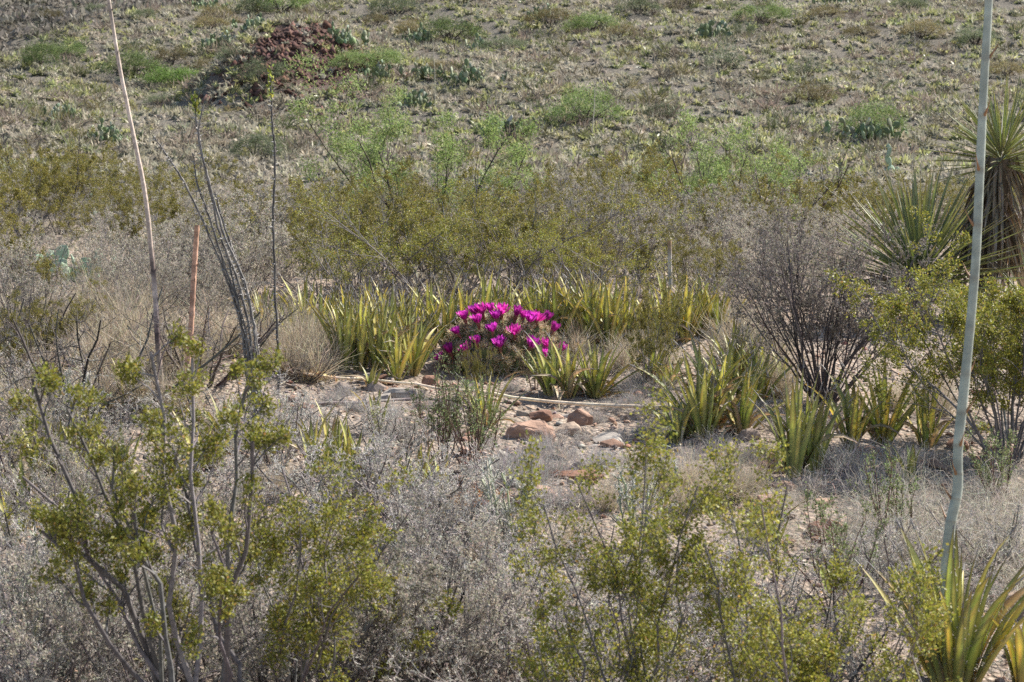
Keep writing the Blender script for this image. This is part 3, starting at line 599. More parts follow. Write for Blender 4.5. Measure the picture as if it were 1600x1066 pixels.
# ------------------------------------------------------------------ the flowering hedgehog cactus
def dome_hit(px, py, c, rx, ry, rz_):
    r = ray(px, py); o = np.array([0, 0, EYE]); s = np.array([1 / rx, 1 / ry, 1 / rz_]); a = (r * s) @ (r * s); oc = (o - c) * s; b_ = (r * s) @ oc; q = b_ * b_ - a * (oc @ oc - 1)
    t_ = (-b_ - math.sqrt(q)) / a if q > 0 else -b_ / a
    p = o + r * t_; n = nrm((p - c) * s * s); return p, n
def cactus():
    rng = rg(300); c = hit(783, 588); c[1] += .26; c[2] = float(H(c[0], c[1])) - .02
    rx, ry, rz_ = .33, .29, .30
    o = thing('hedgehog_cactus', 'mounded hedgehog cactus with straw spines and magenta flowers', 'cactus', c)
    # stem and spine variants
    stems = []; spines = []
    for v in range(3):
        mb = MB(); k = 9; nr = 22; s = np.linspace(0, 1, k); rad = .038 * np.interp(s, [0, .2, .6, .85, 1], [.8, 1, .98, .68, .03]); z = s * .17
        th = np.arange(nr) * 2 * np.pi / nr; rib = 1 - .13 * (np.arange(nr) % 2)
        V = np.stack([rad[:, None] * np.cos(th) * rib, rad[:, None] * np.sin(th) * rib, np.repeat(z[:, None], nr, 1)], -1); ii = np.arange(k * nr).reshape(k, nr); a, b_ = ii[:-1], ii[1:]
        mb.add(V.reshape(-1, 3), quads=np.stack([a, np.roll(a, -1, 1), np.roll(b_, -1, 1), b_], -1).reshape(-1, 4), col=(.13, .15, .065)); stems.append(mb.mesh('stem', 'cactus', True))
        mb = MB(); n = 46; zz = rng.uniform(.03, 1, n) ** .8; az = rng.integers(0, 11, n) * 2 * np.pi / 11; rr = np.interp(zz, s, rad)
        pA = np.stack([rr * np.cos(az), rr * np.sin(az), zz * .17], 1); nn = nrm(np.stack([np.cos(az) * (1 - zz * .7), np.sin(az) * (1 - zz * .7), .25 + zz], 1))
        m_ = 11; pi = np.repeat(np.arange(n), m_); D = nrm(nn[pi] * .8 + rng.normal(0, .7, (n * m_, 3))); Ln = rng.uniform(.015, .042, n * m_)
        P = np.stack([pA[pi], pA[pi] + D * Ln[:, None] * .5, pA[pi] + D * Ln[:, None] + rng.normal(0, .003, D.shape)], 1)
        tubes(mb, P, np.array([.0015, .0012, .0004]), 3, pickcol(rng, [(.72, .61, .42), (.62, .46, .27), (.78, .7, .56), (.5, .41, .32)], [4, 3, 2, 2], n * m_)); spines.append(mb.mesh('spines', 'dry_grass'))
    pts = []; tries = 0
    while len(pts) < 72 and tries < 6000:
        tries += 1; d = nrm(rng.normal(size=3)); 
        if d[2] < .02: continue
        p = d * np.array([rx, ry, rz_])
        if all(np.linalg.norm(p - q) > .062 for q, _ in pts): pts.append((p, nrm(d / np.array([rx, ry, rz_]))))
    for i, (p, n) in enumerate(pts):
        ax = nrm(n * .8 + np.array([0, 0, .55])); q = Vector(ax).to_track_quat('Z', 'Y'); sc = rng.uniform(.85, 1.15); base = p - ax * .17 * sc * .9
        st = part('stem', stems[i % 3], o, base, q.to_euler(), sc); part('spines', spines[i % 3], st, kind='stuff')
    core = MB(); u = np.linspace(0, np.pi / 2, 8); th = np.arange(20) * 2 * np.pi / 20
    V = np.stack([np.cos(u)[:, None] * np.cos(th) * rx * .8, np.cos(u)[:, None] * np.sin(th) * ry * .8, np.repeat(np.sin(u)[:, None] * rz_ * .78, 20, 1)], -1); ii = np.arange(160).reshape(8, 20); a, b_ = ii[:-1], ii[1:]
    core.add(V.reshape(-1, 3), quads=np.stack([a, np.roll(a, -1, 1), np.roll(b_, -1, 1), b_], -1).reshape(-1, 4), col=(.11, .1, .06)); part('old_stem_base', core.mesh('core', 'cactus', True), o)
    # flowers
    fl = []
    for v in range(4):
        mb = MB(); op = [.28, .42, .55, .2][v]
        for ring, (m_, tilt, ln) in enumerate([(9, op + .12, .058), (8, op * .7, .056), (6, op * .35, .05)]):
            for j in range(m_):
                az = j * 2 * np.pi / m_ + ring * .35 + rng.normal(0, .1); k = 6; s = np.linspace(0, 1, k); l = ln * rng.uniform(.9, 1.1)
                ang = tilt * (1.5 - 1.0 * s) + rng.normal(0, .06) + .25 * s ** 3; rr_ = .008 + np.cumsum(np.sin(ang)) * l / k; zz = .012 + np.cumsum(np.cos(ang)) * l / k
                wd = .0085 * np.interp(s, [0, .35, .7, .9, 1], [.45, .8, 1, .7, .08])
                cc = np.stack([rr_ * np.cos(az), rr_ * np.sin(az), zz], 1); sd = np.array([-np.sin(az), np.cos(az), 0]); ri = np.array([np.cos(az), np.sin(az), 0])
                V = np.stack([cc - sd * wd[:, None] - ri * .002, cc + ri * .0, cc + sd * wd[:, None] - ri * .002], 1)
                ii = np.arange(k * 3).reshape(k, 3); q = np.stack([ii[:-1, :-1], ii[:-1, 1:], ii[1:, 1:], ii[1:, :-1]], -1).reshape(-1, 4)
                tt = s[:, None]; kc = np.where(tt < .35, np.array([.62, .05, .34]) * (1 - tt / .35) + np.array([.55, .008, .33]) * (tt / .35), np.array([.55, .008, .33]) * (1 - (tt - .35) / .65) + np.array([.8, .09, .6]) * (tt - .35) / .65) * rng.uniform(.65, 1.2) * np.array([[1, 1, 1], [.93, 1, 1.08], [1.03, 1, .92], [.88, .88, .88]][v])
                mb.add(V.reshape(-1, 3), quads=q, col=np.repeat(kc[:, None], 3, 1).reshape(-1, 3))
        tubes(mb, np.array([[[0, 0, -.02], [0, 0, 0], [0, 0, .015], [0, 0, .022]]]), np.array([[.006, .009, .011, .009]]), 8, (.3, .12, .1))
        pm = mb.mesh('flower', 'petal', True)
        mb = MB(); n = 24; a = rng.uniform(0, 6.28, n); r_ = rng.uniform(.001, .008, n); P = np.stack([np.stack([r_ * np.cos(a), r_ * np.sin(a), np.full(n, .01)], 1), np.stack([r_ * 1.6 * np.cos(a), r_ * 1.6 * np.sin(a), rng.uniform(.03, .042, n)], 1)], 1)
        tubes(mb, P, np.full((n, 2), .0012), 3, (.75, .55, .2)); tubes(mb, np.array([[[0, 0, .01], [0, 0, .04], [0, 0, .05]]]), np.array([[.002, .0035, .001]]), 6, (.25, .4, .1)); fl.append((pm, mb.mesh('stamens', 'petal')))
    FP = [(728, 495), (744, 486), (755, 485), (768, 483), (748, 500), (776, 494), (784, 485), (805, 489), (817, 492), (827, 498), (837, 497), (851, 496), (718, 516), (770, 513), (804, 517), (861, 513), (746, 531), (782, 537), (731, 543), (706, 547), (694, 558), (827, 537), (850, 535), (873, 543), (847, 551)]
    spots = [dome_hit(px, py + 9, c, rx + .02, ry + .02, rz_ + .015) for px, py in FP]
    for _ in range(9):                                          # more on the far side
        d = nrm(np.array([rng.normal(), abs(rng.normal()) + .8, rng.uniform(.2, .7)])); spots.append((c + d * np.array([rx, ry, rz_]) * 1.03, d))
    for i, (p, n) in enumerate(spots):
        n = np.array([n[0] * .75 + rng.normal(0, .1), min(n[1], 1) * .45 + rng.normal(0, .1), abs(n[2]) * .5 + .75]); q = Vector(nrm(n)).to_track_quat('Z', 'Y')
        f, s2 = fl[i % 4]; e = q.to_euler(); sc = rng.uniform(.88, 1.12)
        a = part('flower', f, o, p - c, e, sc); part('stamens', s2, a)
cactus()

# ------------------------------------------------------------------ agaves (lechuguilla)
rng = rg(310)
def lech(px, py, top, label, group=None, n=20, spread=.42, **k):
    p = hit(px, py); h = (py - top) * p[1] / F / .75
    return rosette(p, n, h, rng, label, group, spread, **k)
BACK = [(412, 520, 442), (455, 545, 470), (478, 530, 438), (500, 540, 445), (545, 530, 445), (575, 545, 445), (610, 548, 445), (640, 550, 450), (672, 548, 440), (700, 550, 435), (728, 542, 440), (757, 540, 435), (785, 535, 440), (845, 535, 440), (870, 540, 435), (897, 535, 432), (925, 540, 435), (950, 545, 440), (978, 540, 440), (935, 520, 430), (830, 520, 432), (1010, 540, 448), (1040, 545, 440), (1070, 535, 440), (1095, 525, 432), (1120, 530, 432)]
for q_, (x, y, tp) in enumerate(BACK):
    b_ = ['leafy', 'narrow leaved', 'bushy'][q_ % 3]; lech(x, y, tp, ('yellow green agave in the row close behind ' if abs(x - 790) < 130 else 'yellow green agave in the back row towards ') + by(hit(x, y)), 'back row agaves by ' + by(hit(x, y)), n=int(rng.integers(20, 30)), spread=.48, yel=.5, dry=.1)
for x, y, tp in [(538, 578, 462), (562, 580, 468), (590, 582, 470), (612, 572, 462), (640, 575, 475)]: lech(x, y, tp, 'tall upright green agave clump next to the flowering cactus', 'tall agaves beside the cactus', n=24, spread=.34, yel=.25, dry=.08)
lech(645, 586, 482, 'agave with yellow leaves fanning away from the flowering cactus', n=26, spread=.55, yel=.5)
lech(620, 592, 512, 'small arching agave at the edge of the tall clump', n=14, spread=.6, yel=.4)
lech(578, 610, 560, 'tiny green agave pup under the tall clump', n=7, spread=.3)
lech(760, 668, 578, 'loose agave with thin arching leaves before the flowering cactus', n=26, spread=.6, yel=.5, wscale=.6)
lech(862, 618, 530, 'agave with upright leaves overlapping the flowering cactus', n=20, spread=.45, yel=.3)
lech(888, 622, 535, 'agave with dried lower leaves next to the flowering cactus', n=22, spread=.6, dry=.3)
lech(930, 618, 530, 'wide spreading agave with dark leaves beyond the dry stones', n=26, spread=.8, dry=.2)
lech(588, 676, 606, 'narrow agave pup standing in the gravel', n=8, spread=.22, yel=.3)
for x, y, tp in [(488, 745, 640), (518, 745, 636), (548, 750, 655), (572, 745, 675)]: lech(x, y, tp, 'few narrow agave leaves rising through silver shrubs', 'agave pups in the silver shrubs', n=10, spread=.3, yel=.2, orange=.08, dry=.03)
lech(655, 762, 690, 'short green agave under the red stemmed bush', n=11, spread=.3)
lech(690, 785, 705, 'agave with striped yellow leaves near the rust brown moss', n=12, spread=.5, yel=.4, dry=.2)
for x, y, tp in [(1060, 692, 615), (1045, 612, 548), (1090, 672, 540), (1118, 668, 528), (1098, 690, 575), (1160, 678, 575), (1180, 640, 545), (1140, 640, 530), (1020, 600, 530), (1190, 600, 520), (1150, 590, 500)]: lech(x, y, tp, 'dark green agave in the crowded patch beyond the fallen stalk', 'agaves in the crowded patch', n=int(rng.integers(18, 28)), spread=.5, dry=.25, yel=.2)
lech(1240, 752, 600, 'tall striped agave with narrow upright leaves', n=22, spread=.32, yel=.15, dry=.1)
lech(1268, 745, 605, 'tall green agave crowding the striped one', n=20, spread=.34, yel=.15, dry=.12)
lech(1330, 700, 590, 'dark agave under the big grey shrub', n=18, spread=.4, dry=.15)
lech(1380, 695, 565, 'broad agave with tan dead leaves below the big grey shrub', n=24, spread=.62, dry=.3)
lech(1448, 702, 600, 'compact upright agave beside the big grey shrub', n=20, spread=.38, dry=.15)
lech(1425, 755, 690, 'tiny yellow agave pup on the gravel', n=6, spread=.2, yel=.6)
lech(1228, 610, 545, 'small agave hidden in the twigs of the big grey shrub', n=12, spread=.4)
lech(1300, 935, 872, 'two leaved agave pup in the curly grass', n=4, spread=.35, yel=0, dry=0)
lech(1205, 860, 785, 'slim agave pup behind the near olive bush', n=7, spread=.25, dry=0.)
big = lech(1492, 1075, 850, 'large agave with orange dying leaves bearing a pale flower stalk', n=46, spread=.5, orange=.13, dry=.05, yel=.3, root_r=.05)
lech(1597, 1070, 935, 'dark green agave next to the large orange leaved one', n=14, spread=.4, dry=.1)
for x, y, tp in [(70, 775, 650), (105, 785, 655), (150, 770, 660), (190, 770, 668), (140, 800, 680), (40, 800, 690)]: lech(x, y, tp, 'striped agave standing under the bare grey twigs', 'agaves under bare twigs', n=15, spread=.45, yel=.3)
lech(318, 735, 635, 'agave with a fan of bleached dead leaves', n=22, spread=.6, dry=.75)
lech(350, 700, 620, 'green agave at the foot of the ocotillo', n=14, spread=.35)
lech(20, 850, 755, 'yellow striped agave among grey twigs', n=12, spread=.4, yel=.4)
lech(200, 640, 545, 'thin yellow agave behind the near olive bush', n=9, spread=.35, yel=.6, wscale=.7)
lech(250, 1060, 960, 'dark agave low under the near olive bush', n=12, spread=.7, yel=.1)
lech(445, 668, 620, 'thin dark agave between the ocotillo and the gravel', n=8, spread=.6, wscale=.7, yel=.1)

# ------------------------------------------------------------------ flower stalks and ocotillo
def cr(P, n):                                       # smooth polyline through points
    P = np.asarray(P, float); s = np.linspace(0, len(P) - 1, n); Q = np.vstack([2 * P[0] - P[1], P, 2 * P[-1] - P[-2]]); out = []
    for v in s:
        i = min(int(v), len(P) - 2); f = v - i; a, b_, c_, d = Q[i:i + 4]
        out.append(.5 * (2 * b_ + (c_ - a) * f + (2 * a - 5 * b_ + 4 * c_ - d) * f * f + (3 * b_ - a - 3 * c_ + d) * f ** 3))
    return np.array(out)
def pxpath(pts, d): return np.array([at(p[0], p[1], p[2] if len(p) > 2 else d) for p in pts])
d0 = big.location.y
P = pxpath([(1486, 1060), (1480, 960), (1478, 890), (1485, 820), (1496, 765), (1497, 700), (1505, 620), (1515, 520), (1525, 400), (1531, 270), (1537, 140), (1545, 0), (1549, -120), (1552, -300)], d0); P = cr(P, 60) - np.array(big.location)
rk = rg(77); ns = 240; P2 = cr(P, ns); fz = np.linspace(0, 1, ns); node = np.exp(-((((fz * 59 - 5) / 3 + .5) % 1 - .5) / .05) ** 2)
kb = np.interp(fz * 40, np.arange(41), rk.normal(1, .09, 41)); KS = np.array([.36, .39, .33]) * kb[:, None] * (1 + rk.normal(0, .03, (ns, 1))); KS = KS * (1 - .4 * node[:, None]) + np.array([.2, .13, .08]) * .4 * node[:, None]
mb = MB(); tubes(mb, P2[None], (np.linspace(.0165, .0105, ns) * (1 + .05 * node + np.interp(fz * 25, np.arange(26), rk.normal(0, .025, 26))))[None], 14, KS[None]); st = part('flower_stalk', mb.mesh('flower_stalk', 'stalk', True), big)
for i in range(5, 58, 3):                            # bracts along the stalk
    a = i * 2.4; q = np.array([math.cos(a), math.sin(a), .0]); mb = MB(); r_ = .0165 - .006 * i / 60
    tubes(mb, np.array([[P[i] + q * r_ * .8, P[i] + q * (r_ + .004) + [0, 0, .008], P[i] + q * (r_ + .014) + [0, 0, .022], P[i] + q * (r_ + .026) + [0, 0, .046]]]), np.array([[.0055, .004, .0018, .0004]]), 5, (.3, .16, .08)); part('bract', mb.mesh('bract', 'stalk', True), st)
def stalk(name, label, pts, d, r0, r1, cols, foot=True, n=40, kn=.06):
    P = cr(pxpath(pts, d), n); 
    if foot: P[0, 2] = float(H(P[0, 0], P[0, 1])) - .02
    o3 = P[0].copy(); f = np.linspace(0, 1, n); sp, sc = zip(*cols); sc = np.array(sc); K = np.stack([np.interp(f, sp, sc[:, i]) for i in range(3)], 1)
    rgn = rg(int(pts[0][0])); K = np.clip(K * (1 + rgn.normal(0, .2, (n, 1))), .02, .8)
    mb = MB(); tubes(mb, (P - o3)[None], (np.linspace(r0, r1, n) * (1 + kn * np.sin(np.arange(n) * 2.3)))[None], 8, K[None])
    o = thing(name, label, 'stalk', o3, mesh=None); part('stem', mb.mesh('stem', 'bark', True), o)
    for i in range(4, n - 1, 3):
        a = i * 2.4; q = np.array([math.cos(a), math.sin(a), 0]); mb = MB(); r_ = r0 + (r1 - r0) * i / n
        tubes(mb, np.array([[P[i] - o3 + q * r_ * .7, P[i] - o3 + q * (r_ + .004) + [0, 0, .012], P[i] - o3 + q * (r_ + .006) + [0, 0, .022]]]), np.array([[.004, .0025, .0004]]), 4, K[i] * .6); part('bract', mb.mesh('bract', 'bark', True), o)
    return o
STR_ = (.52, .42, .34); DRK = (.1, .07, .07)
stalk('dead_agave_stalk', 'tall bleached dead agave stalk leaning beside the ocotillo', [(258, 690), (252, 600), (246, 530), (243, 470), (237, 400), (226, 300), (206, 200), (186, 100), (170, 0), (150, -130)], 9.2, .0145, .008, [(0, STR_), (.17, (.3, .24, .2)), (.22, DRK), (.3, (.25, .2, .19)), (.36, (.42, .35, .31)), (.42, DRK), (.47, (.45, .36, .3)), (1, (.6, .5, .42))])
stalk('broken_agave_stalk', 'short broken red brown agave stalk beside the ocotillo', [(284, 650), (291, 590), (298, 520), (303, 430), (308, 352)], 9.3, .015, .0125, [(0, (.4, .25, .18)), (.8, (.4, .24, .17)), (1, (.3, .18, .12))], n=44, kn=.09)
stalk('broken_agave_stalk', 'short broken whitish agave stalk poking above the agave row', [(1052, 560), (1048, 470), (1046, 376)], 11.3, .011, .012, [(0, (.5, .45, .4)), (.85, (.6, .55, .5)), (1, (.45, .28, .15))], n=14)
for k_, (x0, y0, x1, y1, d) in enumerate([(680, 170, 676, 60, 62), (925, 210, 930, 120, 58), (1118, 150, 1112, 40, 66), (1180, 240, 1185, 165, 50), (1430, 110, 1428, 30, 68), (880, 200, 905, 150, 55)]):
    q = hit(x0, y0); top = at(x1, y1, q[1]); mb = MB(); tubes(mb, np.stack([np.zeros(3), (top - q) * .5 + [.02, 0, 0], top - q])[None], np.array([[.012, .010, .005]]), 5, (.42, .38, .3)); thing('hillside_stalk', 'thin dry agave stalk standing on the rocky slope', 'stalk', q, 0, 'dry stalks on the slope', mesh=mb.mesh('stalk', 'bark', True))

def ocotillo(name, label, base_px, stems, d, leafy):
    P0 = at(*base_px, d); P0[2] = float(H(P0[0], P0[1])); o = thing(name, label, 'ocotillo', P0); rgn = rg(int(base_px[0]))
    for si, (pts, r0) in enumerate(stems):
        n = 70; P = cr(pxpath(pts, d), n) - P0 + 0; dd = rgn.normal(0, .03); P[:, 1] += dd * np.linspace(0, 1, n)
        P[:, :2] += rgn.normal(0, .0012, (n, 2)); f = np.linspace(0, 1, n); r0 = r0 * .78; rr = np.interp(f, [0, .15, .8, 1], [r0 * 1.15, r0, r0 * .75, r0 * .45])
        sides = 9; mb = MB(); T = nrm(np.gradient(P, axis=0)); ref = np.array([1., 0, 0]); A = nrm(np.cross(T, ref)); B = np.cross(T, A); th = np.arange(sides) * 2 * np.pi / sides
        rib = 1 + .16 * np.sin(3 * th[None] + f[:, None] * 60) + rgn.normal(0, .07, (n, sides)); V = P[:, None] + (rr[:, None] * rib)[..., None] * (A[:, None] * np.cos(th)[:, None] + B[:, None] * np.sin(th)[:, None])
        ii = np.arange(n * sides).reshape(n, sides); a, b_ = ii[:-1], ii[1:]
        K = np.where(np.sin(3 * th[None] + f[:, None] * 60)[..., None] > .1, np.array([.25, .235, .215]), np.array([.09, .08, .074])) * (1 + rgn.normal(0, .15, (n, sides, 1)))
        mb.add(V.reshape(-1, 3), quads=np.stack([a, np.roll(a, -1, 1), np.roll(b_, -1, 1), b_], -1).reshape(-1, 4), col=K.reshape(-1, 3)); st = part('stem', mb.mesh('stem', 'bark', True), o)
        m_ = 110; i = rgn.integers(3, n - 1, m_); az = rgn.uniform(0, 6.28, m_); q = A[i] * np.cos(az)[:, None] + B[i] * np.sin(az)[:, None]
        S = P[i] + q * rr[i][:, None] * .8; ln = rgn.uniform(.008, .022, m_)[:, None]; mb = MB(); tubes(mb, np.stack([S, S + (q + T[i] * .35) * ln], 1), np.array([.0034, .0006]), 3, (.4, .38, .36)); part('thorns', mb.mesh('thorns', 'bark'), st, kind='stuff')
        if si in leafy:
            mb = MB(); m_ = 60; i = rgn.integers(int(n * .9), n, m_); leaves(mb, P[i] + rgn.normal(0, .006, (m_, 3)), rgn.normal(0, .7, (m_, 3)) + T[i], .022, .006, pickcol(rgn, [(.2, .26, .05), (.3, .3, .06)], [2, 1], m_), rgn); part('leaf_tuft', mb.mesh('leaf_tuft', 'soft_leaf'), st, kind='stuff')
    return o
ocotillo('ocotillo', 'many stemmed thorny grey ocotillo leaning above the near olive bush', (402, 668), [
    ([(400, 668), (396, 600), (385, 540), (362, 460), (330, 375), (290, 290), (262, 245), (238, 211)], .0085),
    ([(398, 668), (394, 580), (390, 520), (372, 440), (345, 370), (322, 270), (308, 200), (304, 150)], .0088),
    ([(404, 668), (402, 600), (398, 520), (382, 440), (352, 370), (326, 280), (312, 215), (319, 163)], .009),
    ([(396, 668), (388, 560), (380, 500), (350, 410), (325, 330), (310, 290), (303, 240)], .008),
    ([(408, 668), (406, 600), (401, 540), (390, 480), (370, 415), (346, 345), (334, 300)], .0085),
    ([(392, 668), (386, 590), (376, 500), (362, 430), (352, 385)], .009)], 9.0, {1})
ocotillo('ocotillo', 'single upright thorny ocotillo stem with a leafy tip', (434, 640), [([(434, 640), (436, 570), (432, 480), (428, 350), (431, 250), (427, 190), (424, 108)], .0085)], 9.2, {0})
# fallen stalk on the gravel
def fallen(name, label, pts, r0, r1, col, pods, lift=.03):
    Q = np.array([hit(*p) for p in pts]); P = cr(Q, 46); P[:, 2] = np.maximum(P[:, 2], H(P[:, 0], P[:, 1])) + lift; o3 = P[0].copy(); rgn = rg(int(pts[0][0]) + 5)
    mb = MB(); tubes(mb, (P - o3)[None], np.linspace(r0, r1, 46)[None], 8, jcol(rgn, col, 46, .1, .03)[None]); o = thing(name, label, 'stalk', o3); part('stem', mb.mesh('stem', 'bark', True), o)
    if pods:
        mb = MB(); m_ = 150; i = (np.abs(rgn.normal(0, 5.5, m_)) % 20).astype(int); D = rgn.normal(size=(m_, 3)); leaves(mb, P[i] - o3 + rgn.normal(0, .008, (m_, 3)), D, .026, .007, pickcol(rgn, [(.6, .45, .26), (.5, .35, .2)], [2, 1], m_), rgn); part('seed_pods', mb.mesh('seed_pods', 'dry_grass'), o, kind='stuff')
    return o
fallen('fallen_agave_stalk', 'long straw coloured agave stalk lying across the gravel', [(440, 592), (520, 604), (600, 610), (700, 624), (800, 636), (900, 646), (1040, 652)], .0055, .0088, (.62, .51, .37), True, .045)
fallen('fallen_agave_stalk', 'short grey piece of stalk lying behind the crowded agaves', [(1120, 646), (1180, 641), (1250, 638)], .01, .009, (.48, .42, .35), False)
fallen('fallen_branch', 'dark weathered branch lying on the gravel behind the pup', [(465, 640), (560, 634), (640, 628), (720, 632)], .008, .006, (.2, .17, .155), False, .012)  # thin dark tube laid along the gravel surface

# ------------------------------------------------------------------ yuccas
rng = rg(330)
yucca(gnd(1436, 11.9), .26, 150, 30, .92, rng, 'trunkless yucca with long stiff grey green leaves', maxth=1.55)
yucca(gnd(1530, 12.2), 1.0, 125, 170, .62, rng, 'yucca with a shaggy trunk of hanging dead leaves', tilt=.13, maxth=1.8)
yucca(gnd(1625, 11.6), .06, 46, 8, .55, rng, 'low yucca hidden behind the shaggy trunked one', maxth=1.6)
yucca(hit(8, 300), .25, 44, 14, .75, rng, 'distant yucca with pale leaves far behind the ocotillo', maxth=1.6)
yucca(hit(112, 258), .3, 34, 10, .7, rng, 'smaller distant yucca among olive bushes', maxth=1.5)

# ------------------------------------------------------------------ prickly pears
def pad_mesh(seed, L_=.17, W=.065, T=.016, col=(.27, .36, .25)):
    rgn = rg(seed); k, m_ = 9, 14; u = np.linspace(0, 1, k); wid = W * np.interp(u, [0, .1, .3, .6, .85, 1], [.25, .5, .85, 1., .7, .04]); th = np.arange(m_) * 2 * np.pi / m_
    V = np.stack([wid[:, None] * np.cos(th), T * np.interp(u, [0, .5, 1], [.8, 1, .3])[:, None] * np.sin(th), np.repeat((u * L_)[:, None], m_, 1)], -1)
    ii = np.arange(k * m_).reshape(k, m_); a, b_ = ii[:-1], ii[1:]; mb = MB(); mb.add(V.reshape(-1, 3), quads=np.stack([a, np.roll(a, -1, 1), np.roll(b_, -1, 1), b_], -1).reshape(-1, 4), col=np.array(col) * (1 + rgn.normal(0, .05, (k * m_, 1))))
    n = 60; uu = rgn.uniform(.1, .97, n); w_ = np.interp(uu, u, wid); xx = rgn.uniform(-.85, .85, n) * w_; sg = rgn.choice([-1, 1], n); A = np.stack([xx, sg * T * np.sqrt(1 - (xx / np.maximum(w_, 1e-4)) ** 2) * .95, uu * L_], 1)
    D = np.stack([rgn.normal(0, .5, n), sg * np.ones(n), rgn.normal(0, .6, n)], 1); tubes(mb, np.stack([A, A + nrm(D) * .022], 1), np.array([.0012, .0004]), 3, (.55, .5, .42)); return mb.mesh('pad', 'cactus', True)
PAD = [pad_mesh(400), pad_mesh(401, .16, .07), pad_mesh(402, .18, .06, col=(.32, .4, .27))]
def prickly(loc, n, w, rng, label, group=None, scale=1.0):
    o = thing('prickly_pear', label, 'cactus', loc, 0, group); tips = []
    for i in range(n):
        if i < n * .62 or not tips: b_ = np.array([rng.uniform(-w, w), rng.uniform(-w * .6, w * .6), -.015]); lean = rng.normal(0, .45)
        else: b_ = tips[rng.integers(len(tips))].copy(); lean = rng.normal(0, .55)
        az = rng.uniform(0, 6.28); me = PAD[rng.integers(3)]; s = rng.uniform(.75, 1.15) * scale; e = Euler((rng.normal(0, .25), lean, az))
        part('pad', me, o, b_, e, s); tips.append(b_ + np.array(e.to_matrix() @ Vector((0, 0, .15 * s))))
    return o
rng = rg(340)
prickly(gnd(100, 14.6), 50, .36, rng, 'clump of blue green prickly pear among grey shrubs', scale=.95)
prickly(hit(465, 345), 16, .2, rng, 'prickly pear half hidden by olive bushes behind the ocotillo', scale=1.1)
prickly(hit(145, 335), 10, .15, rng, 'small prickly pear beside an olive bush below the slope', scale=1.2)
prickly(hit(1395, 275), 8, .2, rng, 'pale prickly pear pads behind the trunkless yucca', scale=1.3)
def far_prickly(seed):
    rng = rg(seed); mb = MB(); tips = []
    k, m_ = 6, 8; u = np.linspace(0, 1, k); wid = .075 * np.interp(u, [0, .1, .3, .6, .85, 1], [.25, .5, .85, 1., .7, .04]); th = np.arange(m_) * 2 * np.pi / m_
    V = np.stack([wid[:, None] * np.cos(th), .018 * np.sin(th)[None] + 0 * wid[:, None], np.repeat((u * .19)[:, None], m_, 1)], -1).reshape(-1, 3)
    ii = np.arange(k * m_).reshape(k, m_); a, b_ = ii[:-1], ii[1:]; q = np.stack([a, np.roll(a, -1, 1), np.roll(b_, -1, 1), b_], -1).reshape(-1, 4)
    for i in range(90):
        if i < 34: o = np.array([rng.normal(0, .3), rng.normal(0, .3), -.02])
        else: o = tips[rng.integers(len(tips))]
        e = np.array(Euler((rng.normal(0, .3), rng.normal(0, .5), rng.uniform(0, 6.28))).to_matrix()); s = rng.uniform(.75, 1.15); mb.add((V * s) @ e.T + o, quads=q, col=pickcol(rng, [(.15, .185, .09), (.2, .235, .13), (.34, .36, .26)], [3, 3, 1], 1)[0]); tips.append(o + e @ np.array([0, 0, .15 * s]))
    return mb.mesh('prickly_pear', 'cactus', True)
FARP = [far_prickly(s) for s in (411, 412, 413)]
for i, (x, y, n, w, s) in enumerate([(728, 132, 26, .6, 1.9), (650, 168, 18, .4, 1.7), (795, 210, 22, .6, 1.6), (745, 82, 22, .5, 2.0), (1116, 60, 40, .9, 2.4), (1366, 218, 30, .8, 1.8), (395, 48, 18, .5, 2.0), (340, 75, 14, .5, 1.8), (362, 76, 12, .4, 1.8), (535, 70, 22, .5, 2.0), (582, 122, 12, .3, 1.6), (1300, 8, 16, .6, 2.0), (655, 65, 14, .5, 1.8), (845, 30, 14, .5, 1.8), (320, 15, 14, .6, 1.8), (165, 222, 8, .3, 1.3), (100, 190, 8, .3, 1.4), (670, 122, 10, .4, 1.6)]):
    p = hit(x, y); lb = 'broad dark prickly pear thicket high on the slope' if i == 4 else 'prickly pear clump on the slope closest to ' + by(p)
    w = min(w * 1.1, 1.0); o = thing('prickly_pear', lb, 'cactus', p, rng.uniform(0, 6.28), None if i == 4 else 'prickly pears on the slope', scale=(.5 + w * .7, .5 + w * .7, .65 + w * .5)); part('pads', FARP[i % 3], o, kind='stuff')

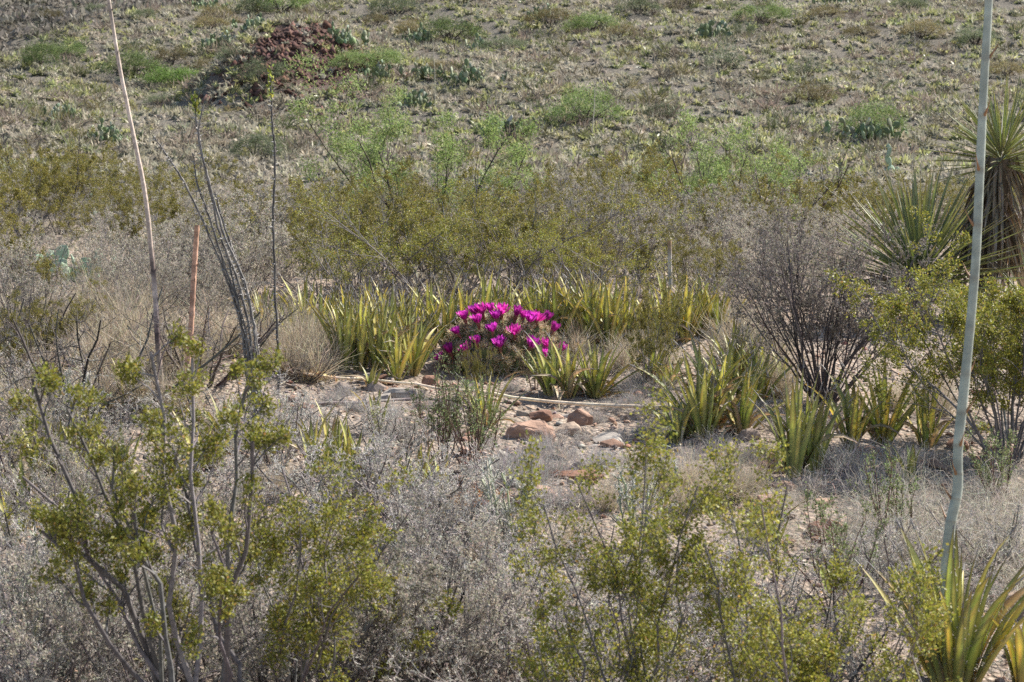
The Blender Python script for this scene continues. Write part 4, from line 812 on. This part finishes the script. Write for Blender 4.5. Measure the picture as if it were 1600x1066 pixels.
# ------------------------------------------------------------------ green bushes and small trees on the slope
def crown_bush(seed, w, h, cols, colw, nb=9, dens=1.0, tree=False, bark=(.09, .075, .065)):
    rng = rg(seed); o = bpy.data.objects.new('slope_bush', None); C.objects.link(o)
    P = mains(rng, nb, h * .55, w / h * .5, lean=(.2, 1.0), k=6, wob=.22); R = np.full((nb, 1), .03 * h) * np.linspace(1, .35, 6); ids = np.arange(nb)
    P1 = grow(rng, P, R, ids, 5, .3, 1., .7, .45, .25, .1, 5); P2 = grow(rng, *P1, 4, .3, 1., .8, .45, .25, .05, 4)
    mb = MB(); [tubes(mb, p, r, s, jcol(rng, bark, len(p), .15, .04)) for (p, r, _), s in ((( P, R, ids), 5), (P1, 4), (P2, 3))]
    part('trunk', mb.mesh('trunk', 'bark', True), o)
    nc = 46; az = rng.uniform(0, 6.28, nc); ct = rng.uniform(-.1, 1, nc); rr = rng.uniform(.55, 1, nc) ** .5; lump = rng.uniform(.75, 1.1, nc)
    Cc = np.stack([np.cos(az) * np.sqrt(1 - np.clip(ct, 0, 1) ** 2) * w / 2 * rr, np.sin(az) * np.sqrt(1 - np.clip(ct, 0, 1) ** 2) * w / 2 * rr, (.28 + .66 * np.clip(ct, -.1, 1) * rr) * h * lump], 1)
    n = int(5300 * dens); ci = rng.integers(0, nc, n); A = Cc[ci] + rng.normal(0, 1, (n, 3)) * (rng.uniform(.05, .17, nc) * h)[ci][:, None] * np.array([1.3, 1.3, .9]); A[:, 2] = np.maximum(A[:, 2], .02)
    mb = MB(); leaves(mb, A, rng.normal(0, .8, A.shape) + np.array([0, 0, .5]), rng.uniform(.04, .085, n) * h, .012 * h, pickcol(rng, cols, colw, n), rng)
    part('crown', mb.mesh('crown', 'soft_leaf'), o, kind='stuff'); return o
G1, G2, G3 = [(.18, .24, .08), (.14, .19, .065), (.235, .29, .115)], [(.15, .18, .095), (.12, .145, .075), (.2, .22, .13)], [(.2, .165, .07), (.16, .13, .06), (.25, .21, .1)]
BRT = [(.17, .27, .06), (.13, .21, .05), (.23, .32, .1)]
HB = {k: Kind([crown_bush(s, 2.0, 1.0, c, [4, 3, 2], dens=dn) for s in sd]) for k, c, sd, dn in [('g', G1, (501, 502, 503), 1.0), ('d', G2, (504, 505), .8), ('b', G3, (506, 507), .7), ('s', G2, (508,), .35), ('e', BRT, (509,), 1.5)]}
rng = rg(350); LB = dict(g='green mesquite bush on the slope', d='dull green bush on the slope', b='olive brown bush on the slope', s='sparse dark branched bush on the slope', e='dense bright green bush at the foot of the red knoll')
for i, (x, y, w, h, k) in enumerate([(914, 192, 115, 55, 'g'), (705, 62, 90, 36, 'g'), (278, 136, 100, 34, 'e'), (205, 120, 90, 40, 'g'), (62, 108, 62, 46, 'g'), (105, 92, 62, 32, 'g'), (412, 132, 86, 42, 'd'), (925, 52, 84, 34, 'g'), (585, 105, 90, 32, 'g'), (548, 108, 70, 28, 'g'), (618, 24, 80, 34, 'd'), (442, 20, 90, 46, 'g'), (395, 22, 60, 30, 'd'), (1190, 36, 92, 32, 'g'), (1160, 60, 50, 24, 'd'), (1362, 212, 100, 52, 'g'), (1132, 112, 62, 50, 's'), (788, 80, 80, 26, 'd'), (402, 250, 90, 46, 'd'), (1525, 72, 70, 34, 'd'), (1268, 162, 72, 36, 'b'), (1258, 122, 60, 36, 's'), (860, 40, 90, 28, 'b'), (680, 112, 36, 20, 'b'), (270, 100, 60, 30, 'b'), (1345, 60, 60, 22, 'b'), (1440, 60, 70, 30, 'b'), (245, 165, 50, 22, 'd'), (325, 112, 46, 24, 'b'), (590, 40, 40, 22, 'b'), (640, 55, 50, 26, 'b'), (330, 45, 60, 22, 'b'), (1035, 186, 60, 26, 'd'), (1290, 30, 60, 24, 'b'), (1000, 20, 70, 26, 'd'), (970, 60, 60, 24, 'b'), (225, 30, 40, 18, 'd'), (150, 20, 40, 16, 'd'), (80, 30, 40, 16, 'b'), (730, 5, 60, 24, 'b'), (1080, 10, 60, 26, 'b'), (1420, 15, 60, 22, 'd'), (340, 30, 50, 24, 'b'), (360, 95, 50, 26, 'd'), (1570, 120, 60, 26, 'b')]):
    p = hit(x, y); s = p[1] / F; HB[k].put(i, p - np.array([0, 0, .03]), rng.uniform(0, 6.28), (w * s / 2.0, w * s / 2.0, h * s / 1.0), LB[k] + ('' if k == 'e' else ' closest to ' + by(p)), 'bush', None if k == 'e' else LB[k].replace('bush', 'bushes') + ' by ' + by(p))
for k in HB.values(): k.finish()

# ------------------------------------------------------------------ the flat between: creosote, grey shrubs, mesquite
rng = rg(360)
def creo(px, d, top, label, group, i=None, sx=1.0):
    p = gnd(px, d); tz = at(px, top, d)[2]; h = max(.3, tz - p[2]); lb = label if group is None else 'olive creosote bush near ' + by(p); group = group and group + ' near ' + by(p); K_cre.put(int(rng.integers(4)) if i is None else i, p, rng.uniform(0, 6.28), (h * .98 * sx, h * .98 * sx, h * .98), lb, 'bush', group)
def grey(px, d, top, label, group, sx=1.0):
    p = gnd(px, d); tz = at(px, top, d)[2]; h = max(.25, tz - p[2]); label = 'grey twiggy shrub near ' + by(p); group = GG + ' near ' + by(p); K_gry.put(int(rng.integers(3)), p, rng.uniform(0, 6.28), (h * 1.05 * sx, h * 1.05 * sx, h * 1.05), label, 'bush', group)
LC, GC = 'olive green creosote bush on the flat behind the agave row', 'creosote bushes on the flat'
LG, GG = 'grey twiggy shrub on the flat behind the agave row', 'grey shrubs on the flat'
for x, d, tp in [(560, 13.4, 300), (635, 13.8, 275), (720, 13.2, 285), (800, 13.0, 305), (870, 13.6, 320), (920, 13.0, 345), (500, 14.5, 290), (1000, 13.2, 345), (1080, 13.5, 355), (1130, 12.6, 370), (590, 15.4, 262), (720, 15.8, 275), (830, 17, 262), (1010, 18, 250), (960, 19.5, 248), (1090, 17, 268), (480, 18, 285), (200, 17, 300), (95, 27, 222), (40, 26, 235), (140, 28, 228), (60, 30, 215), (1250, 18, 262), (1330, 21, 262), (1220, 16, 300), (1010, 22, 240), (1420, 17, 280)]: creo(x, d, tp, LC, GC)
K_air = Kind([creosote(s_, n=10, leafn=6, spread=1.4, h=.7, m=(7, 5, 4), lean=(.25, 1.1), clump=.013, leafL=.015, leafW=.0042, cols=CRE) for s_ in (61, 62)])
for q_, (x, d, tp, t_) in enumerate([(500, 12.9, 345, 'airy creosote bush over the thin end of the agave row'), (575, 12.5, 318, 'airy creosote bush above the tall upright agaves'), (672, 12.7, 285, 'tallest airy creosote bush behind the agave row'), (772, 12.4, 325, 'airy creosote bush directly behind the flowering cactus'), (868, 12.6, 312, 'airy creosote bush behind the agaves past the cactus'), (950, 12.4, 350, 'low airy creosote bush near the slender one')]):
    p = gnd(x, d); h_ = at(x, tp, d)[2] - p[2]; K_air.put(q_, p, rng.uniform(0, 6.28), (h_ * 1.1, h_ * 1.1, h_ * 1.05), t_, 'bush', None)
for x, d, s_, t_ in [(530, 12.15, .75, 'dead twigs under the airy creosote above the tall agaves'), (625, 12.1, .8, 'dead twigs between the two tallest airy creosotes'), (725, 12.15, .7, 'dead twigs behind the flowering cactus'), (830, 12.1, .75, 'dead twigs under the airy creosote past the cactus'), (910, 12.1, .8, 'dead twigs beside the low airy creosote')]:
    K_ded.put(int(rng.integers(2)), gnd(x, d), rng.uniform(0, 6.28), s_, t_, 'bush', None)
creo(1012, 9.9, 432, 'slender creosote bush rising through the agave row', None, sx=.62)
o = creosote(641, n=20, h=.66, spread=1.0, m=(8, 6, 4), leafn=12, leafL=.0125, leafW=.004, r0=.006, cols=CRE); o.location = hit(1575, 722); o['label'] = 'broad olive creosote bush behind the pale flower stalk'; o['category'] = 'bush'
creo(1640, 8.9, 440, 'olive creosote bush at the side of the broad one', None, 2)
creo(745, 9.45, 575, 'small creosote sprig at the foot of the flowering cactus', None, 3, .4)
for x, d, tp in [(690, 14.2, 335), (800, 14.2, 325), (600, 14.0, 345), (930, 14.6, 275), (990, 14.8, 290), (880, 16, 272), (440, 14, 350), (380, 13, 330), (330, 15, 315), (275, 13, 345), (280, 18, 290), (1120, 15, 290), (1190, 14, 310), (1290, 13.6, 340), (1240, 12.5, 335), (1060, 15, 320), (10, 14, 410), (205, 11.5, 405), (255, 12, 390), (310, 11.5, 400), (1160, 12.2, 400)]: grey(x, d, tp, LG, GG)
# fill of the flat
n = 0; used = []
while n < 100:
    y = rng.uniform(15.5, 33); x = rng.uniform(-1, 1) * 800 / F * y * 1.12
    if y < 23.5 and -.02 < (x / y * F + 800) / 200 < 1: continue
    if any((x - a) ** 2 + (y - b_) ** 2 < .8 for a, b_ in used): continue
    used.append((x, y)); n += 1; z = float(H(x, y)); s = rng.uniform(.55, .92)
    b_ = by((x, y))
    if rng.random() < .48: K_cref.put(int(rng.integers(3)), (x, y, z), rng.uniform(0, 6.28), (s * 1.15, s * 1.15, s), 'rounded olive creosote on the flat towards ' + b_, 'bush', GC + ' towards ' + b_)
    else: K_gryf.put(int(rng.integers(2)), (x, y, z), rng.uniform(0, 6.28), (s * 1.15, s * 1.15, s), 'rounded grey shrub on the flat towards ' + b_, 'bush', GG + ' towards ' + b_)
def mesq(seed, px, d, top, label, name='mesquite', **k):
    p = gnd(px, d); h = at(px, top, d)[2] - p[2]
    kw = dict(n=7, h=h * .9, spread=1.0, r0=.012, m=(6, 6, 4), leafn=20, leafL=.028, leafW=.004, cols=MSQ, colw=MSQW, leafmat='soft_leaf', lean=(.2, .9), wob=.2, clump=.035); kw.update(k)
    o = shrub(name, rg(seed), 'mesq', **kw); o.location = p; o['label'] = label; o['category'] = 'bush'
mesq(601, 668, 16.4, 200, 'feathery bright green mesquite rising above the creosotes')
mesq(602, 1145, 19, 228, 'sparse green mesquite with dark crooked branches', m=(6, 5, 4), leafn=16)
mesq(603, 1075, 23, 235, 'pale green mesquite at the foot of the slope', leafn=16)
mesq(604, 1205, 17, 250, 'bare dark branched mesquite snag with few leaves', leafn=2, m=(5, 4, 3), n=4)

# ------------------------------------------------------------------ shrubs round the clearing
o = greyshrub(621, n=29, h=.78, spread=1.0, r0=.0068, m=(8, 6, 4), leafn=3, lean=(.05, .75), wob=.13, bark=(.085, .072, .07), twigc=(.22, .185, .175), cols=[(.28, .24, .2), (.2, .175, .15), (.35, .31, .26), (.22, .22, .15)]); o.location = hit(1288, 632); o['label'] = 'big fan shaped grey shrub with dark stems above the agaves'; o['category'] = 'bush'; o.scale = (.9, .9, .9)
o = deadbush(622, n=16, h=.34, spread=1.2, m=(7, 5, 4), r0=.008); o.location = hit(320, 600); o['label'] = 'dark tangled dead bush behind the ocotillo'; o['category'] = 'bush'
K_ded.put(0, hit(120, 660), 1.0, 1.5, 'bare arching dead bush amid dry grass beyond the near olive bush', 'bush', None)
K_ded.put(1, hit(60, 790), 2.0, 1.45, 'dead bush with crooked grey twigs over striped agaves', 'bush', None)
K_ded.put(1, hit(470, 600), 4.0, .5, 'small dead bush by the end of the fallen stalk', 'bush', None)
K_ded.put(0, hit(20, 590), 3.2, 1.3, 'dead bush with dark twigs next to a small creosote', 'bush', None)
LS, GS = 'low silver grey shrub crowding the ground around the olive bushes', 'silver shrubs'
for x, y, s in [(430, 720, 1.1), (390, 700, .9), (470, 700, .8), (545, 790, .8), (600, 720, .8), (620, 800, 1.0), (560, 830, 1.1), (660, 850, 1.0), (700, 880, 1.0), (740, 860, .8), (640, 950, 1.1), (300, 830, 1.0), (150, 850, 1.1), (40, 920, 1.0), (60, 1020, 1.1), (330, 950, 1.0), (500, 1010, 1.1), (600, 1050, 1.1), (700, 1050, 1.0), (800, 1000, .9), (800, 930, .8), (250, 780, .9), (130, 700, .9), (70, 660, 1.0), (40, 600, 1.1), (1400, 930, .8), (1330, 960, .7), (1560, 900, .9), (640, 700, .6), (880, 700, .3), (890, 1050, .9), (1000, 980, .8), (1100, 1000, .8), (1200, 980, .8), (60, 500, .9), (40, 1110, 1.1), (140, 1090, 1.1), (240, 1110, 1.0), (420, 1090, 1.1), (330, 1060, 1.0), (520, 1100, 1.1), (640, 1120, 1.1), (760, 1090, 1.0), (860, 1120, 1.0), (950, 1080, .9), (1060, 1090, .9), (1160, 1080, .9), (1270, 1100, .9), (1360, 1080, .8), (180, 1040, 1.0), (680, 900, .9), (830, 880, .7), (1040, 930, .7), (1140, 920, .7)]:
    b_ = by(hit(x, y)); K_sil.put(int(rng.integers(3)), hit(x, y), rng.uniform(0, 6.28), s * rng.uniform(.9, 1.1), ('small' if s < .85 else 'large' if s > 1.05 else 'medium') + ' low silver grey shrub beside ' + b_, 'bush', ('small ' if s < .85 else 'large ' if s > 1.05 else 'medium ') + GS + ' beside ' + b_)
for x, y, s in [(30, 560, .75), (170, 480, .6), (220, 500, .7), (300, 480, .7), (350, 520, .55), (10, 480, .6), (380, 470, .7), (1175, 590, .35), (1100, 470, .6)]:
    b_ = by(hit(x, y)); K_gry.put(int(rng.integers(3)), hit(x, y), rng.uniform(0, 6.28), s, 'small grey twiggy shrub with buff leaves by ' + b_, 'bush', 'small grey shrubs by ' + b_)
for x, y, s in [(75, 575, .4), (40, 600, .45), (30, 470, .55), (80, 480, .35)]:
    K_cre.put(int(rng.integers(4)), hit(x, y), rng.uniform(0, 6.28), s, 'small creosote bush among the grey shrubs beyond the ocotillo', 'bush', 'small creosotes among grey shrubs')
for x, y, s, t_ in [(180, 960, 1.0, 'bare dead bush tangled in silver shrubs under the tall creosote'), (640, 1090, 1.1, 'bare grey dead bush at the side of the sprawling creosote'), (860, 1080, 1.0, 'dead twig bush between the two near creosotes and the cholla'), (1290, 1090, .9, 'bare twig bush near the large orange leaved agave'), (30, 1000, 1.2, 'dead twig bush behind the frosted pencil cholla'), (420, 890, .8, 'low dead bush below the sprawling creosote')]:
    K_ded.put(int(rng.integers(2)), hit(x, y), rng.uniform(0, 6.28), s, t_, 'bush', None)
for x, y, s in [(130, 880, .55), (330, 900, .5), (560, 1090, .6), (720, 1100, .55), (60, 1120, .6), (250, 1150, .6), (470, 1150, .6)]:
    b_ = by(hit(x, y)); K_gry.put(int(rng.integers(3)), hit(x, y), rng.uniform(0, 6.28), s, 'small grey twiggy shrub with buff leaves by ' + b_, 'bush', 'small grey shrubs by ' + b_)
# red stemmed bush with little green leaves
def redbush(seed, loc, h, n, label, leafn=7):
    o = shrub('red_stemmed_bush', rg(seed), 'dead', n=n, h=h, spread=.8, r0=.0032, m=(5, 3), leafn=leafn, leafL=.011, leafW=.0028, cols=[(.2, .24, .1), (.26, .29, .14), (.15, .19, .08)], colw=[3, 2, 2], leafmat='soft_leaf', bark=(.13, .075, .06), twigc=(.17, .1, .08), lf=(.4, .35), ang=(.4, .6), wob=.1, lean=(.05, .6), up=.2, leaf_on=2, leaf_t0=.05)
    o.location = loc; o['label'] = label; o['category'] = 'bush'
redbush(631, hit(742, 738), .36, 20, 'red stemmed bush with tiny green leaves on the clearing', 6)
redbush(632, hit(690, 735), .4, 12, 'sparse red stemmed bush beside the leafier one')
redbush(633, hit(838, 612), .22, 7, 'grey green sprig growing against the flowering cactus', 9)
redbush(634, hit(1395, 860), .32, 9, 'few bare red stems in the curly dry grass')
redbush(635, hit(1560, 800), .3, 10, 'red twigs with small leaves behind the flower stalk')
redbush(636, hit(1310, 960), .34, 10, 'thin red stems between the near olive bush and the large agave')

# ------------------------------------------------------------------ grass tufts as things
def tuft(mesh, px, py, s, label, group, cat='grass'):
    p = hit(px, py); ad = 'small ' if s < .7 else 'large ' if s > 1.0 else 'medium '; label = ad + label + ' by ' + by(p); group = ad + group + ' by ' + by(p); thing('grass_tuft', label, cat, p, rng.uniform(0, 6.28), group, scale=(s, s, s * rng.uniform(.85, 1.15)), mesh=mesh)
for x, y, s in [(455, 590, .95), (490, 595, 1.0), (510, 580, .9), (1140, 560, 1.0), (1165, 570, .9), (200, 530, 1.2), (240, 540, 1.1), (160, 520, 1.2), (270, 560, 1.0), (480, 560, 1.), (950, 800, .55), (1000, 790, .55), (1030, 770, .6), (1080, 770, .6), (1110, 790, .65), (1150, 780, .6), (980, 770, .5), (1060, 800, .6), (120, 660, .9), (210, 640, .9), (250, 650, .8), (1130, 740, .4), (1180, 770, .5), (30, 640, .9), (330, 690, .6), (900, 560, .7), (920, 590, .6), (60, 700, .9), (160, 640, 1.0), (290, 640, .8), (20, 760, .9), (110, 800, .8), (190, 860, .8), (270, 880, .7), (430, 780, .6), (520, 880, .7), (650, 1000, .7), (380, 880, .7), (90, 940, .9), (360, 560, .9), (330, 530, 1.0), (130, 580, 1.0), (60, 540, 1.0), (450, 530, .9), (760, 900, .6), (700, 830, .5), (900, 860, .6), (600, 980, .7), (1180, 540, .9), (1150, 520, 1.0), (1190, 590, .9), (1220, 620, .8), (1210, 570, .9), (1040, 580, .7), (1400, 640, .7), (1470, 650, .7), (1450, 620, .8), (970, 580, .7), (1000, 570, .8), (150, 500, 1.3), (190, 560, 1.2), (250, 590, 1.2), (300, 590, 1.1), (80, 520, 1.3), (20, 530, 1.3), (380, 560, 1.0), (420, 560, 1.1), (230, 510, 1.3), (60, 600, 1.1), (160, 590, 1.1), (500, 560, 1.0), (470, 570, 1.1)]:
    tuft(TUFT[int(rng.integers(3))], x, y, s, 'straw coloured dry bunch grass tuft', 'straw grass tufts')
for x, y, s in [(1380, 830, .8), (1430, 820, .8), (1480, 840, .8), (1530, 830, .85), (1580, 830, .85), (1360, 870, .75), (1420, 870, .8), (1470, 890, .75), (1520, 880, .8), (1570, 900, .8), (1600, 870, .8), (1560, 790, .7), (1400, 790, .6), (1225, 795, .45), (1590, 780, .7), (1200, 840, .5), (1440, 900, .6), (1595, 930, .7)]:
    tuft(CURL[int(rng.integers(3))], x, y, s, 'curly clump of bleached dry grass', 'curly dry grass clumps')
for x, y, s in [(800, 745, 1.1), (830, 755, 1.0), (790, 760, 1.0), (850, 700, .6), (880, 720, .7), (920, 735, .8), (940, 720, .6), (840, 715, .7), (960, 640, .7), (990, 630, .6), (910, 690, .4), (1180, 715, .8), (1160, 720, .6), (1330, 745, 1.3), (1315, 735, 1.2), (1270, 770, .8), (870, 740, .7), (960, 690, .6), (1010, 680, .6), (540, 615, .5), (620, 680, .7), (700, 690, .6), (1430, 720, .5), (1500, 730, .6), (1080, 720, .6), (760, 700, .5), (1120, 710, .6), (1010, 730, .6), (730, 610, .5), (850, 790, .8), (900, 790, .8), (1000, 600, .9), (1030, 620, .9), (980, 615, .8), (1060, 640, .8), (1200, 650, .9), (1230, 670, .9), (1170, 660, .8), (1010, 650, .8), (1040, 660, .7), (1120, 700, .8), (1390, 720, .8), (1460, 730, .9), (1410, 740, .8), (1340, 770, .8), (1370, 760, .8), (930, 660, .6), (700, 640, .6), (660, 640, .6), (560, 640, .7), (520, 630, .7), (610, 650, .7), (740, 660, .5), (800, 610, .5), (960, 730, .8), (1050, 740, .8), (820, 730, .9), (780, 735, .8), (1090, 750, .9), (1140, 760, .9)]:
    tuft(GREYT[int(rng.integers(2))], x, y, s, 'low grey wiry grass tuft on the gravel', 'grey grass tufts')
# rust brown dried moss cushion
me = tuft_mesh(91, 500, .09, .035, .6, w=.0016, cols=[(.36, .17, .06), (.28, .12, .045), (.44, .24, .1)], colw=[3, 2, 1], lean=1.0)
p = hit(752, 785); thing('dried_moss', 'rust brown curled dried spike moss between stones', 'moss', p, mesh=me, scale=(1.3, 1.0, 1.1))
p = hit(728, 792); thing('dried_moss', 'smaller rust brown moss clump beside the larger one', 'moss', p, mesh=me, scale=.7)

# ------------------------------------------------------------------ pencil chollas
def cholla(seed, loc, h, n, label):
    rng = rg(seed); o = bpy.data.objects.new('pencil_cholla', None); C.objects.link(o); o.location = loc; o['label'] = label; o['category'] = 'cactus'
    P = mains(rng, n, h, .8, k=7, wob=.12, lean=(.05, .55)); R = np.full((n, 7), .0036); P1 = grow(rng, P, R, np.arange(n), 9, .15, 1., .75, .25, .1, .15, 4, rf=.9); P2 = grow(rng, *P1, 3, .3, 1., .6, .5, .1, .15, 3, rf=.85)
    for i in range(n):
        mb = MB()
        for (p, r, d) in ((P, R, np.arange(n)), P1, P2):
            s = d == i
            if s.any():
                tubes(mb, p[s], r[s], 4, pickcol(rng, [(.3, .33, .22), (.36, .37, .27), (.42, .41, .33)], [3, 2, 1], s.sum())); A, T = along(rng, p[s], 7); D = rng.normal(size=A.shape); tubes(mb, np.stack([A, A + nrm(D) * .014], 1), np.array([.0012, .0003]), 3, (.6, .57, .5))
        part('branch', mb.mesh('branch', 'cactus', True), o)
cholla(701, hit(800, 880), .36, 9, 'pale green pencil cholla beside the near olive bush')
cholla(702, hit(990, 860), .34, 8, 'pencil cholla with fine joints growing in dry grass')
cholla(703, hit(60, 1060), .42, 7, 'frosted pencil cholla below the bare grey twigs')
cholla(704, hit(120, 690), .3, 8, 'grey green pencil cholla under the arching dead bush')

# ------------------------------------------------------------------ the near olive creosote bushes
def limb(base, tip, d0, d1, rng, k=9, sag=.35):
    A = at(*base, d0); B = at(*tip, d1); A = np.array([A[0], A[1], float(H(A[0], A[1])) - .03]); M = A * .55 + B * .45 + np.array([(A[0] - B[0]) * sag * .4, 0, abs(B[0] - A[0]) * .05]); s = np.linspace(0, 1, k)[:, None]
    P = A * (1 - s) ** 2 + 2 * M * s * (1 - s) + B * s * s; P[1:-1] += rng.normal(0, .014, (k - 2, 3)); return P
def near(seed, base, tips, d0, label, r0=.0085, m=(6, 5, 4), leafn=9, dmin=-.35, dmax=.3, lf=(.26, .4, .45), t0=.4, **k):
    rng = rg(seed); P = np.stack([limb((base[0] + rng.uniform(-60, 60), 1230), t_, d0, d0 + (t_[2] if len(t_) > 2 else rng.uniform(dmin, dmax)), rng) for t_ in tips]); c = np.array(P[:, 0].mean(0))
    kw = dict(r0=r0, m=m, leafn=leafn, leafL=.0105, leafW=.0031, cols=CRE, colw=CREW, lf=lf, ang=(.75, .7, .7), t0=t0, clump=.012, bark=(.17, .155, .15), leaf_t0=.1); kw.update(k)
    o = shrub('creosote_bush', rng, 'creosote', P0=P - c, **kw); o.location = c; o['label'] = label; o['category'] = 'bush'; return o
near(801, (345, 1230), [(50, 592), (105, 640), (235, 550), (300, 560), (390, 585), (180, 690), (35, 745), (65, 830), (270, 700), (395, 690), (210, 800), (330, 830), (260, 900)], 4.7, 'tall open olive creosote bush with grey crooked stems near the ocotillo', m=(8, 6, 4), leafn=9, lf=(.2, .42, .45), t0=.58, wob=.2, clump=.010, r0=.0095, bark=(.15, .135, .135))
near(802, (480, 1230), [(440, 730), (500, 760), (540, 740), (470, 830), (640, 800), (610, 830), (400, 860), (560, 900), (520, 960), (680, 960)], 5.0, 'olive creosote bush sprawling over silver shrubs', r0=.0055, m=(8, 6, 4), leafn=7)
near(803, (1000, 1230), [(850, 790), (830, 860), (900, 750), (960, 820), (1010, 710), (1030, 740), (880, 950), (950, 930), (1060, 860), (1000, 1000), (840, 1010), (1090, 760)], 4.6, 'dense fine leaved creosote bush below the clearing', r0=.0045, m=(10, 7, 4), leafn=7, leafL=.0092, t0=.25, wob=.2)
near(804, (1200, 1230), [(1130, 760), (1190, 790), (1230, 760), (1100, 850), (1170, 880), (1260, 900), (1240, 960), (1310, 970), (1330, 930), (1150, 990), (1290, 1020)], 4.5, 'second dense creosote bush adjoining the fine leaved one', r0=.0045, m=(10, 7, 4), leafn=7, leafL=.0092, t0=.25, wob=.2)
near(805, (1430, 1230), [(1430, 890), (1465, 875), (1400, 950), (1380, 1010), (1410, 1040)], 4.9, 'small creosote bush in front of the large orange leaved agave', r0=.004, m=(6, 5, 3), leafn=8, leafL=.0105)
for K_ in (K_cre, K_gry, K_sil, K_ded, K_cref, K_gryf, K_air): K_.finish()
